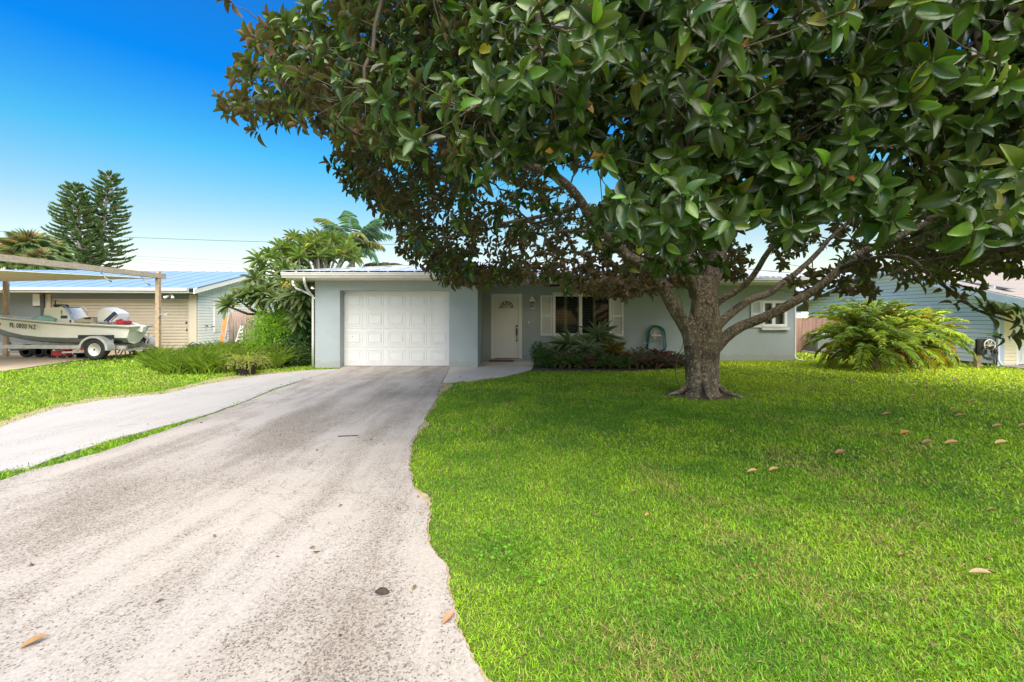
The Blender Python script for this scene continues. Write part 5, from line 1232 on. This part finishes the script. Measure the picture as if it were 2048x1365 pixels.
# pipe-model radii
cnt = np.zeros(len(SN)); kt = KDTree(len(SN))
for i, p in enumerate(SN): kt.insert(p, i)
kt.balance()
tw_at = []
for v in W:
    # attach to a nearby node lying towards the trunk
    c = kt.find_n(v, 6); g = min(c, key=lambda r: r[2] + .25 * np.linalg.norm(np.array(r[0]) - centre)); tw_at.append(g[1]); cnt[g[1]] += 1
parent_of = {b: a for a, b in seg}
for (a, b) in reversed(seg): cnt[a] += cnt[b] if a >= nh else 0; 
rads = {}
def rad_of(i):
    if i < nh: return SR[i] * .8
    return min(.032, .0045 + .0030 * math.sqrt(max(cnt[i], 1)))
chains = []; cur = None
for (a, b) in seg:
    if cur and cur[-1] == a: cur.append(b)
    else:
        cur = [a, b]; chains.append(cur)
for c in chains:
    r = [rad_of(i) for i in c]; r[0] = min(r[0], r[1] * 1.25); br.tube([SN[i] for i in c], r, 6, cap=False)
tgt = []
for v, i in zip(W, tw_at):
    a = SN[i]; m_ = (a + v) / 2 + rng.normal(0, .02, 3) + np.array([0, 0, -.05 * np.linalg.norm(v - a)]); br.tube([a, m_, v], [.006, .0045, .0035], 4, cap=False); tgt.append(v - m_)
br.build('branches', M['twig'], MG, recalc=False)
tgt = unit(np.array(tgt))
# leaves
tv, tf = leaf_tpl(6, lambda t: math.sin(math.pi * min(1., (t * .95 + .025)) ** 1.0) ** .62, .16, .14)
I = Inst(tv, tf)
Is = []; out = unit(W - (C0 + [0, 0, -.8])); upk = np.clip((W[:, 1:2] - 3.0) * .12, 0, .45) + .05
upk[:, 0] += np.clip((-1.2 - W[:, 0]) * .25, 0, .3)
axis = unit(unit(out * [1, 1, .45]) * .9 + tgt * .4 + np.concatenate([upk * 0, upk * 0, upk], 1) + rng.normal(0, .28, W.shape))
for k in range(12):
    if k % 3 == 0: tv, tf = leaf_tpl(6, lambda t: math.sin(math.pi * min(1., (t * .95 + .025)) ** 1.0) ** .7, (.20, .30, .14, .24)[k // 3], (.05, .30, .16, .42)[k // 3]); Is.append(Inst(tv, tf)); I = Is[-1]
    n = len(W); on = rng.random(n) < (1.0 if k < 7 else .6)
    ax = axis[on]; n2 = on.sum(); ph = 2.4 * k + rng.random(n2) * .7 + (np.arange(n)[on] * 1.7)
    e1, e2, _ = basis(np.cross(ax, [.3, .2, .9]), ax); 
    e1 = unit(np.cross(ax, np.array([.31, .22, .92]))); e2 = np.cross(ax, e1)
    rad = e1 * np.cos(ph)[:, None] + e2 * np.sin(ph)[:, None]
    open_ = np.clip(.72 + .095 * k + rng.normal(0, .17, n2), .3, 1.8)[:, None]        # young leaves upright, old ones spread
    X = ax * np.cos(open_) + rad * np.sin(open_); Zh = ax * np.sin(open_) - rad * np.cos(open_)
    Zh = Zh + rng.normal(0, .16, X.shape); X = X + np.array([0, 0, -.12]); X, Y, Z = basis(X, Zh)
    ln = (.105 + .075 * rng.random(n2)) * (.76 + .05 * min(k, 6)); wd = ln * (.41 + .12 * rng.random(n2))
    s = np.stack([ln, wd, ln], 1)
    col = vcol(n2, (.046, .088, .015), .55, .14)
    yl = rng.random(n2) < (.009 if k < 6 else .026); col[yl] = vcol(yl.sum(), (.20, .21, .03), .3)
    rd = rng.random(n2) < .006; col[rd] = vcol(rd.sum(), (.38, .17, .04), .3)
    li = rng.random(n2) < .2; col[li] = col[li] * [1.9, 1.8, 1.1]
    I.add(W[on] - ax * .012 * k + X * .008, X, Y, Z, s, col)
vv = []; ff = []; cc = []; off = 0
for J in Is:
    p_ = np.concatenate(J.p); A_ = np.concatenate(J.A); c_ = np.concatenate(J.c); V_ = np.einsum('vi,nij->nvj', J.tv, A_) + p_[:, None, :]
    nv = len(J.tv); vv.append(V_.reshape(-1, 3)); ff.append((J.tf[None] + (np.arange(len(p_)) * nv)[:, None, None]).reshape(-1, 4) + off); cc.append(np.repeat(c_, nv, 0)); off += len(p_) * nv
fast_mesh('crown', np.concatenate(vv), np.concatenate(ff), M['magleaf'], MG, np.concatenate(cc), True)
# hanging vine
q = MB(); q.tube([P(1366, 690, 7.6), P(1362, 700, 7.6), P(1356, 715, 7.6), P(1351, 735, 7.6), P(1352, 755, 7.6), P(1359, 772, 7.6), P(1361, 790, 7.6)], [.007, .006, .007, .008, .007, .007, .006], 6)
q.tube([P(1366, 690, 7.6), P(1368, 640, 7.65), P(1362, 600, 7.75), P(1345, 560, 7.85)], .006, 5)
tag(q.build('hanging_vine', M['twig']), 'thin bare vine hanging down left of the magnolia trunk', 'vine')

# ------------------------------------------------------------------ generic foliage makers
blade_tv, blade_tf = leaf_tpl(3, lambda t: [.5, 1, .8, .05][int(round(t * 3))], .15, .12)
def frond(I, base, az, el, length, droop, nleaf, ll, lw, col, wood=None, stiff=.35, vee=.3, hang=.25, r0=.012, jit=.10):
    """a feather frond: rachis as arc + leaflets on both sides"""
    base = np.array(base, float); h = np.array([math.cos(az), math.sin(az), 0]); n = 14; pts = []; p = base.copy(); e = el
    for i in range(n + 1):
        pts.append(p.copy()); dv = h * math.cos(e) + np.array([0, 0, math.sin(e)]); p = p + dv * length / n; e -= droop / n * (0.5 + i / n)
    pts = np.array(pts)
    if wood is not None: wood.tube([tuple(x) for x in pts], [r0 * (1 - .8 * i / n) for i in range(n + 1)], 4, cap=False)
    t = np.linspace(.14, .99, nleaf); idx = t * n; i0 = np.minimum(idx.astype(int), n - 1); f = (idx - i0)[:, None]
    pos = pts[i0] * (1 - f) + pts[i0 + 1] * f; tan = unit(pts[i0 + 1] - pts[i0])
    side0 = np.cross(tan, np.array([0, 0, 1.0])); side0 = unit(side0); up = unit(np.cross(side0, tan))
    for sg in (-1, 1):
        side = side0 * sg
        X = unit(side * .85 + tan * (.45 + .5 * t[:, None]) + up * vee + np.array([0, 0, -hang]) + rng.normal(0, jit, side.shape))
        L_ = ll * np.sin(np.pi * (.12 + .84 * t) ** .8) ** .6 * (.85 + .3 * rng.random(len(t)))
        Xb, Y, Z = basis(X, up + side * .2 + rng.normal(0, .2, X.shape))
        I.add(pos, Xb, Y, Z, np.stack([L_, np.full_like(L_, lw) * (.8 + .4 * rng.random(len(t))), L_ * 1.6], 1), vcol(len(t), col, .38, .12))

def date_palm(c, rr, hgt, nf, label, seed, yellow=.11, skew=0.):
    E = empty('date_palm', c, label, 'palm'); I = Inst(blade_tv, blade_tf); wd = MB()
    q = MB(); q.tube([(c[0], c[1], 0), (c[0] + .02, c[1], .35), (c[0], c[1], .75)], [.17, .16, .12], 12, wob=.4); q.build('trunk', M['palmstem'], E)
    for i in range(nf):
        t = i / nf; az = i * 2.39996 + random.random() * .4; el = R(88) - t * R(92) + random.uniform(-.15, .15)
        ln = rr * (1.0 + .25 * random.random()) * (.85 + .3 * math.sin(math.pi * t)); low = t > .75
        col = (.38, .48, .15)
        if random.random() < .35: col = (.55, .62, .13)
        if random.random() < yellow * (2.2 if low else .6): col = (.50, .42, .06)
        if low and random.random() < .12: col = (.30, .13, .04)
        frond(I, (c[0] + .08 * math.cos(az), c[1] + .08 * math.sin(az), .85 - .35 * t), az + skew * math.cos(az), el, ln, 1.35 + .6 * t, 23, .27, .0105, col, wd, vee=.35, hang=.22, jit=.24)
    I.build('fronds', M['frond'], E); wd.build('frond_stems', M['twig'], E, recalc=False); return E
date_palm((9.7, 12.2, 0), 1.30, 2.0, 92, 'large feathery date palm shrub, left and nearer of the pair', 1)
date_palm((11.65, 13.1, 0), 1.08, 2.1, 70, 'yellow-green date palm, right of the pair, in front of the white siding', 2, .3)

# coconut palm behind the roof
CPc = P(704, 500, 24); CE = empty('coconut_palm', (CPc.x, CPc.y, 0), 'coconut palm behind the garage roof, above the frangipani', 'palm')
q = MB(); q.tube([(CPc.x + .4, CPc.y, 0), (CPc.x + .1, CPc.y, 2), (CPc.x, CPc.y, CPc.z)], [.2, .16, .13], 10); q.build('trunk', M['palmstem'], CE)
I = Inst(blade_tv, blade_tf); wd = MB()
for i, (az, el, ln) in enumerate(((170, 66, 2.6), (120, 84, 2.7), (20, 70, 2.6), (0, 46, 2.1), (-20, 26, 1.9), (190, 38, 2.2), (200, 14, 2.2), (250, 55, 2.0), (300, 40, 2.0), (60, 55, 2.4), (150, 50, 2.6), (-35, 5, 2.0), (90, 30, 2.4), (-10, 60, 2.4))):
    frond(I, CPc, R(az), R(el), ln * 1.12, 1.3, 24, .75, .022, (.20, .33, .24) if i % 4 else (.32, .34, .14), wd, vee=.0, hang=.5, r0=.03)
I.build('fronds', M['frond'], CE); wd.build('frond_stems', M['twig'], CE, recalc=False)
# brownish palm fronds tip right of it
c = P(770, 545, 26); E2_ = empty('distant_palm', (c.x, c.y, 0), 'small brownish palm top just showing over the roof ridge', 'palm'); I = Inst(blade_tv, blade_tf); wd = MB(); wd.tube([(c.x, c.y, 0), c], .12, 8)
for az in range(0, 360, 36): frond(I, c, R(az), R(50), 1.6, 2.2, 40, .5, .03, (.20, .17, .09), wd, vee=0, hang=.5)
I.build('fronds', M['frond'], E2_); wd.build('trunk', M['palmstem'], E2_, recalc=False)
# fan palms far left
def fan_palm(px, py, Y, s, label):
    c = P(px, py, Y); E = empty('cabbage_palm', (c.x, c.y, 0), label, 'palm', 'fan palms behind the neighbour roof'); q = MB(); q.tube([(c.x, c.y, 0), c], [.25, .2], 10); q.build('trunk', M['palmstem'], E)
    I = Inst(blade_tv, blade_tf); wd = MB()
    for i in range(34):
        az = i * 2.4; el = R(80 - 100 * (i / 34)); h = np.array([math.cos(az) * math.cos(el), math.sin(az) * math.cos(el), math.sin(el)]); p = np.array(c) + h * s * .55; wd.tube([tuple(c), tuple(p)], .02, 4, cap=False)
        n = 15; a = np.linspace(-1.45, 1.45, n)[:, None]; sd_ = unit(np.cross(h, [0, 0, 1.])); up = np.cross(sd_, h)
        X = h * np.cos(a) + sd_ * np.sin(a) + np.array([0, 0, -.25]); X, Y_, Z = basis(X, np.tile(up, (n, 1)))
        I.add(np.tile(p, (n, 1)), X, Y_, Z, np.array([[s * .62, s * .035, s * .9]]), vcol(n, (.22, .30, .13) if i % 5 else (.36, .28, .12), .3))
    I.build('fronds', M['frond'], E); wd.build('frond_stems', M['twig'], E, recalc=False)
fan_palm(58, 508, 30, 1.5, 'leftmost fan palm crown behind the blue roof, partly brown'); fan_palm(100, 515, 31, 1.2, 'fan palm crown between the leftmost palm and the tall pines'); fan_palm(78, 532, 29, 1.1, 'low fan palm crown just above the blue roof, in front of the other two'); fan_palm(20, 528, 29, .9, 'low fan palm crown at the left photo edge under the beam')
c = P(1935, 520, 24); 
# blue-green palm behind the right roof
E3 = empty('distant_palm', (c.x, c.y, 0), 'blue-green palm behind the brown shingle roof at right', 'palm'); I = Inst(blade_tv, blade_tf); wd = MB(); wd.tube([(c.x, c.y, 0), c], .14, 8)
for k in range(18): frond(I, c, k * 2.4, R(75 - 5 * k), 2.0, 1.6, 30, .6, .028, (.09, .17, .13), wd, vee=0, hang=.3)
I.build('fronds', M['frond'], E3); wd.build('trunk', M['palmstem'], E3, recalc=False)

# Norfolk pines
def norfolk(base_px, top_px, Y, rmax, label, nwh, left_r=1.0, right_r=1.0, bare=0.):
    b = P(*base_px, Y); t_ = P(*top_px, Y); b0 = b + (b - t_) * .35; b0.z = 0
    E = empty('norfolk_pine', (b0.x, b0.y, 0), label, 'tree', 'tall conifers behind the neighbour house')
    q = MB(); ps_ = [b0, b, b.lerp(t_, .35) + Vector((.15, 0, 0)), b.lerp(t_, .7) + Vector((.05, 0, 0)), t_]; q.tube(ps_, [.34, .30, .22, .12, .03], 10); q.build('trunk', M['pinebark'], E)
    tv = [(0, 0, 0), (.35, .5, .02), (.35, -.5, .02), (1, 0, .12)]; I = Inst(*leaf_tpl(2, lambda t: [.7, 1, .25][int(round(t * 2))], .2, -.12)); wd = MB()
    for w_ in range(nwh):
        t = w_ / nwh; c = b.lerp(t_, t) + Vector((.1 * math.sin(t * 3), 0, 0)); L0 = rmax * (1 - t) ** .42 * (.85 + .3 * random.random()) * (.85 if t < .1 else 1)
        nb_ = 7 if t < .8 else 5
        for k in range(nb_):
            az = k * 2 * math.pi / nb_ + w_ * .7 + random.uniform(-.2, .2); L1 = L0 * (right_r if math.cos(az) > 0 else left_r) * random.uniform(.85, 1.1)
            if bare and math.cos(az) < .3 and .2 < t < .6 and random.random() < bare: L1 *= .35
            h = np.array([math.cos(az), math.sin(az), 0]); n = 9; pts = []; p = np.array(c)
            for i in range(n + 1):
                s_ = i / n; e = R(-6 + 42 * s_ ** 1.6) + (R(25) * max(0, t - .6)); pts.append(p.copy()); p = p + (h * math.cos(e) + np.array([0, 0, math.sin(e)])) * L1 / n
            wd.tube([tuple(x) for x in pts], [.05 * (1 - .8 * i / n) for i in range(n + 1)], 4, cap=False); pts = np.array(pts)
            m_ = 17; s_ = np.linspace(.30, 1, m_); ix = np.minimum((s_ * n).astype(int), n - 1); pos = pts[ix] + (pts[ix + 1] - pts[ix]) * (s_ * n - ix)[:, None]; tan = unit(pts[ix + 1] - pts[ix])
            for sg in (-1, 1):
                sd_ = unit(np.cross(tan, [0, 0, 1.])) * sg; X = unit(sd_ * .55 + tan * .75 + np.array([0, 0, .38]) + rng.normal(0, .16, tan.shape)); X, Y_, Z = basis(X, np.tile([0, 0, 1.], (m_, 1)) + rng.normal(0, .4, tan.shape))
                ll = (.55 - .2 * s_) * (.8 + .4 * rng.random(m_)); I.add(pos, X, Y_, Z, np.stack([ll, ll * .26, ll], 1), vcol(m_, (.13, .21, .08), .35))
    I.build('crown', M['needle'], E); wd.build('branches', M['pinebark'], E, recalc=False)
norfolk((160, 548), (150, 368), 45, 2.9, 'left, denser of two tall Norfolk pines', 25, 1, .75)
norfolk((192, 545), (219, 346), 47, 3.0, 'right, leaning and barer of two tall Norfolk pines with pale trunk', 23, .9, 1, .85)

# ------------------------------------------------------------------ frangipani
FE = empty('frangipani_tree', (-7.5, 15.2, 0), 'frangipani with long leathery leaf rosettes beside the garage, some leaves yellow', 'tree')
ros = [(640, 478, 17), (600, 492, 16.5), (578, 520, 16), (668, 486, 17.5), (700, 500, 18), (712, 516, 18.3), (685, 515, 18), (630, 500, 17), (655, 518, 17), (615, 518, 16.5), (560, 498, 15.5), (540, 515, 15), (518, 522, 14), (528, 543, 14), (560, 530, 15), (585, 545, 14.5), (510, 560, 13.6), (545, 575, 13.8), (572, 570, 13.5), (590, 590, 13), (606, 600, 13), (478, 598, 13.4), (500, 588, 13.4), (458, 612, 13.2), (600, 560, 13.3), (530, 590, 13.5), (515, 600, 13.6), (610, 620, 13.2), (595, 640, 13.2), (645, 492, 18), (672, 505, 18.6), (620, 480, 18), (590, 505, 17.5), (565, 512, 17), (560, 555, 14.2), (600, 530, 16), (640, 520, 17.6), (575, 600, 13.2), (552, 600, 13.4), (622, 505, 16.4), (655, 500, 16.9), (690, 497, 17.4), (705, 520, 17.6), (588, 478, 17.2), (628, 488, 16.2), (610, 502, 16), (598, 515, 15.5), (650, 510, 16.6), (672, 512, 17), (690, 508, 17.3), (636, 515, 16.2), (570, 540, 14), (588, 560, 13.6), (600, 580, 13.2), (612, 590, 12.9), (665, 478, 17.6), (695, 487, 18.2), (575, 500, 15.8)]
tv, tf = leaf_tpl(5, lambda t: [.12, .5, .85, 1, .8, .06][int(round(t * 5))], .12, .18); I = Inst(tv, tf); wd = MB()
root = Vector((-7.5, 15.2, 0)); mids = [Vector((-7.6, 15.2, .9)), Vector((-8.0, 14.6, 1.5)), Vector((-7.3, 15.8, 1.9)), Vector((-7.0, 16.6, 2.3)), Vector((-7.5, 14.4, 1.3))]
wd.tube([root, mids[0]], [.16, .13], 10)
for m_ in mids[1:]: wd.tube([mids[0], mids[0].lerp(m_, .5) + Vector((0, 0, -.05)), m_], [.12, .09, .07], 8)
for (a, b9, c_) in ros:
    p = P(a, b9, c_); 
    if p.x > -6.2 and p.z > 2.3: p.x = -6.25
    m_ = min(mids[1:], key=lambda q_: (q_ - p).length); wd.tube([m_, m_.lerp(p, .5) + Vector((0, 0, -.12)), p - Vector((0, 0, .03))], [.055, .04, .028], 6)
    ax = np.array((p - Vector((-7.4, 15.2, .8))).normalized()) + np.array([0, 0, .6]); ax = ax / np.linalg.norm(ax); n = 22; ph = np.arange(n) * 2.4; op = np.linspace(.35, 1.9, n)[:, None] + rng.normal(0, .12, (n, 1))
    e1 = unit(np.cross(ax, [.3, .9, .1])); e2 = np.cross(ax, e1); rd = e1 * np.cos(ph)[:, None] + e2 * np.sin(ph)[:, None]; X = ax * np.cos(op) + rd * np.sin(op); Zh = ax * np.sin(op) - rd * np.cos(op); X, Y, Z = basis(X, Zh)
    col = vcol(n, (.13, .185, .06), .35, .12)
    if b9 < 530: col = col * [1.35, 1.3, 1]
    if random.random() < .22: col[-1 - random.randrange(3)] = (.60, .42, .02)
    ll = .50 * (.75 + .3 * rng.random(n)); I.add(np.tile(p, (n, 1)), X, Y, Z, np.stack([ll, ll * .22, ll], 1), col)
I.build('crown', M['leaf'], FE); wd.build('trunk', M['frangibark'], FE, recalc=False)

# ------------------------------------------------------------------ leafy shrubs
sm_tv, sm_tf = leaf_tpl(2, lambda t: [.2, 1, .15][int(round(t * 2))], .15, .1)
def shrub(name, c, lobes, n, ls, lw, col, label, cat='shrub', shell=.35, group=None, up=.2):
    E = empty(name, c, label, cat, group); I = Inst(sm_tv, sm_tf); wd = MB()
    tot = sum(r[3] * r[4] * r[5] for r in lobes)
    for (x, y, z, rx, ry, rz) in lobes:
        k = int(n * rx * ry * rz / tot); v = unit(rng.normal(size=(k, 3))); rr = rng.random((k, 1)) ** shell; pos = np.array([x, y, z]) + v * rr * [rx, ry, rz]
        nz = np.array([noise.noise(Vector(p * 4.5)) for p in pos]); g = nz > -.16; g &= pos[:, 2] > .03; pos = pos[g]; v = v[g]; k = len(pos)
        X = unit(v + rng.normal(0, .7, v.shape) + [0, 0, up]); X, Y, Z = basis(X, v + rng.normal(0, .5, v.shape) + [0, 0, .5]); s_ = ls * (.6 + .8 * rng.random(k)); I.add(pos, X, Y, Z, np.stack([s_, s_ * lw, s_], 1), vcol(k, col, .3, .12))
        for j in range(7): t = pos[rng.integers(len(pos))]; wd.tube([(c[0] + .1 * random.uniform(-1, 1), c[1], 0), ((c[0] + t[0]) / 2 + .05, (c[1] + t[1]) / 2, t[2] * .55), tuple(t)], [.018, .012, .005], 5, cap=False)
    I.build('foliage', M['leaf'], E); wd.build('stems', M['twig'], E, recalc=False); return E
shrub('feathery_shrub', (-7.35, 13.6, 0), [(-7.35, 13.6, 1.3, .62, .5, .55), (-7.65, 13.5, .8, .5, .5, .6), (-7.1, 13.5, .9, .55, .5, .65), (-6.75, 13.6, 1.2, .5, .45, .55), (-7.2, 13.3, .4, .7, .5, .4)], 15000, .055, .3, (.24, .44, .03), 'bright green feathery shrub between the tall weeds and the garage', shell=.5)
shrub('dark_shrub', (-6.25, 14.2, 0), [(-6.2, 14.0, 1.2, .55, .6, .7), (-6.6, 14.4, 1.5, .6, .6, .6), (-6.15, 13.6, .6, .5, .5, .6), (-6.5, 13.4, .5, .5, .4, .45), (-5.9, 14.5, 1.7, .35, .5, .5), (-7.5, 15, .8, .8, .5, .8)], 9000, .12, .38, (.075, .16, .045), 'dark green broad-leaved shrub against the left side of the garage', shell=.5)
shrub('low_fern', (-6.6, 12.9, 0), [(-6.8, 12.8, .22, .5, .3, .25), (-6.2, 12.9, .25, .4, .3, .28)], 2500, .09, .3, (.07, .13, .03), 'low fern at the foot of the dark shrub beside the downspout', 'fern')
shrub('bed_shrub', (.95, 12.6, 0), [(.95, 12.6, .22, .42, .35, .30), (1.3, 12.5, .18, .4, .3, .25), (.8, 12.9, .4, .28, .3, .3)], 5500, .06, .4, (.06, .125, .025), 'small-leaved green shrub at the left end of the planting bed', shell=.6)
for i, (x, y, r_) in enumerate(((1.9, 12.45, .3), (2.8, 12.4, .3), (3.9, 12.5, .35))):
    shrub('ground_fern', (x, y, 0), [(x, y, .12, r_ * 1.3, .3, .16)], 900, .08, .3, (.07, .12, .03), ['low dark fern at the front of the bed under the window', 'low fern in the middle front of the planting bed', 'low fern at the right front of the bed below the hose'][i], 'fern', group='ferns in the planting bed')

# sword-leaved rosettes
sw_tv, sw_tf = leaf_tpl(6, lambda t: [.8, 1, 1, .9, .7, .4, .04][int(round(t * 6))], .22, .38)
def rosette(name, c, ll, lw, n, cols, label, cat, group=None, z0=.0, spread=1.0):
    E = empty(name, (c[0], c[1], 0), label, cat, group); I = Inst(sw_tv, sw_tf); ph = np.arange(n) * 2.4 + rng.normal(0, .2, n); el = np.linspace(1.45, .15, n) * spread + rng.normal(0, .1, n)
    h = np.stack([np.cos(ph) * np.cos(el), np.sin(ph) * np.cos(el), np.sin(el)], 1); X, Y, Z = basis(h, np.tile([0, 0, 1.], (n, 1)) - h * .1); l_ = ll * (.7 + .4 * rng.random(n))
    c0 = np.array(cols[0]); c1 = np.array(cols[1]); k = rng.random((n, 1)); col = (c0 * k + c1 * (1 - k)) * (.75 + .5 * rng.random((n, 1)))
    I.add(np.tile([c[0], c[1], z0], (n, 1)), X, Y, Z, np.stack([l_, np.full(n, lw), l_], 1), col); I.build('leaves', M['leaf'], E)
    if z0 > .1: q = MB(); q.tube([(c[0], c[1], 0), (c[0], c[1], z0 + .02)], [.05, .035], 7); q.build('stem', M['twig'], E)
    return E
sil = ((.42, .48, .36), (.10, .16, .07)); gr = 'silvery bromeliads in the planting bed'
for (x, y, z0, l_, lb_) in ((2.55, 13.4, .68, .72, 'tallest silvery bromeliad, reaching above the window sill'), (1.75, 13.3, .42, .70, 'silvery bromeliad left of the tallest one, fanning before the window'), (2.15, 13.0, .35, .62, 'silvery bromeliad in the middle front below the tallest one'), (2.95, 13.2, .3, .6, 'yellowing bromeliad right of the tallest one'), (1.3, 13.3, .15, .55, 'bromeliad near the left window shutter with one long arching leaf'), (3.7, 13.2, .1, .5, 'grey-green bromeliad left of the coiled hose')):
    cc = sil if 'yellow' not in lb_ else ((.34, .26, .07), (.16, .18, .06)); rosette('bromeliad', (x, y), l_, .036, 46, cc, lb_, 'bromeliad', gr, z0)
pur = ((.24, .10, .13), (.13, .14, .07)); k = 0
for row, (y, n) in enumerate(((12.22, 15), (12.5, 13), (12.8, 14), (13.15, 13), (13.5, 10))):
    for i in range(n):
        x = 1.35 + (3.1 if row < 1 else 3.3 if row < 4 else 2.9) * i / (n - 1) + random.uniform(-.08, .08); yy = y + random.uniform(-.1, .1)
        rosette('oyster_plant', (x, yy), .30 + .12 * random.random(), .042, 22, pur if random.random() < (.25 if x < 2.7 else .7) else ((.15, .23, .07), (.08, .12, .04)), 'low purple-leaved oyster plant in the planting bed below the window', 'oyster plant', 'oyster plants in the bed', .05 + .12 * random.random())
rosette('oyster_plant', (4.25, 12.9), .42, .045, 26, ((.20, .055, .09), (.10, .04, .05)), 'brightest purple oyster plant, at the right end of the bed under the hose', 'oyster plant', 'oyster plants in the bed', .2)
rosette('oyster_plant', (4.62, 12.9), .36, .045, 26, ((.20, .055, .09), (.10, .04, .05)), 'outermost purple oyster plant at the right tip of the bed', 'oyster plant', 'oyster plants in the bed', .1)

# tall weedy grass left of the drive
tg_tv, tg_tf = leaf_tpl(4, lambda t: [.8, 1, .8, .5, .04][int(round(t * 4))], .1, .55)
I = Inst(tg_tv, tg_tf); n = 19000
pl = gp([(292, 735), (330, 751), (420, 750), (500, 743), (560, 738), (600, 722), (520, 712), (400, 712), (330, 715)]); P_ = np.array(pl); lo_, hi_ = P_.min(0), P_.max(0)
x = rng.random(n * 3) * (hi_[0] - lo_[0]) + lo_[0]; y = rng.random(n * 3) * (hi_[1] - lo_[1]) + lo_[1]; g = inpoly(x, y, pl); x, y = x[g][:n], y[g][:n]; n = len(x)
az = rng.random(n) * 6.283; el = R(55) + rng.random(n) * R(34); X = np.stack([np.cos(az) * np.cos(el), np.sin(az) * np.cos(el), np.sin(el)], 1); X, Y, Z = basis(X, np.tile([0, 0, 1.], (n, 1)) + rng.normal(0, .3, (n, 3)))
h = (.34 + .26 * rng.random(n)) * (.8 + .35 * (vnoise(x, y, 1.6, 8) + .3)) * np.clip((np.minimum(x + 10.9, -5.3 - x)) * 1.0 + .35, .35, 1); col = vcol(n, (.24, .35, .04), .35, .12); dr = rng.random(n) < .07; col[dr] = (.3, .27, .12)
I.add(np.stack([x, y, np.zeros(n)], 1), X, Y, Z, np.stack([h, .008 + .006 * rng.random(n), h], 1), col); o = I.build('tall_weeds', M['leaf']); o['kind'] = 'stuff'; tag(o, 'bank of knee-high weedy grass between the two front yards', 'tall grass')

# potted asparagus fern
pc = G(492, 750); PE = empty('potted_fern', pc, 'black plastic pot of trailing yellow-green asparagus fern at the drive edge', 'potted plant')
q = MB(); q.lathe([(.0, 0), (.20, 0), (.205, .02), (.235, .30), (.26, .305), (.262, .35), (.235, .35), (.225, .31), (.0, .30)], pc, 'z', 24); q.build('pot', M['black'], PE)
I = Inst(sm_tv, sm_tf); wd = MB(); n = 95
for i in range(n):
    az = random.random() * 6.283; el = R(random.uniform(10, 75)); ln = random.uniform(.25, .62); h = np.array([math.cos(az), math.sin(az), 0]); pts = []; p = np.array([pc.x, pc.y, .32]) + h * .1; e = el
    for j in range(8): pts.append(p.copy()); p = p + (h * math.cos(e) + np.array([0, 0, math.sin(e)])) * ln / 7; e -= .28
    wd.tube([tuple(a) for a in pts], .004, 4, cap=False); pts = np.array(pts); m_ = 34; t = rng.random(m_) * 6.99; ix = t.astype(int); pos = pts[ix] + (pts[ix + 1] - pts[ix]) * (t - ix)[:, None]
    X = unit(rng.normal(size=(m_, 3)) + unit(pts[ix + 1] - pts[ix]) * .8); X, Y, Z = basis(X, rng.normal(size=(m_, 3))); s_ = .028 + .02 * rng.random(m_); I.add(pos, X, Y, Z, np.stack([s_, s_ * .25, s_], 1), vcol(m_, (.42, .48, .07), .3))
I.build('foliage', M['leaf'], PE); wd.build('stems', M['leaf'] if False else M['twig'], PE, recalc=False)
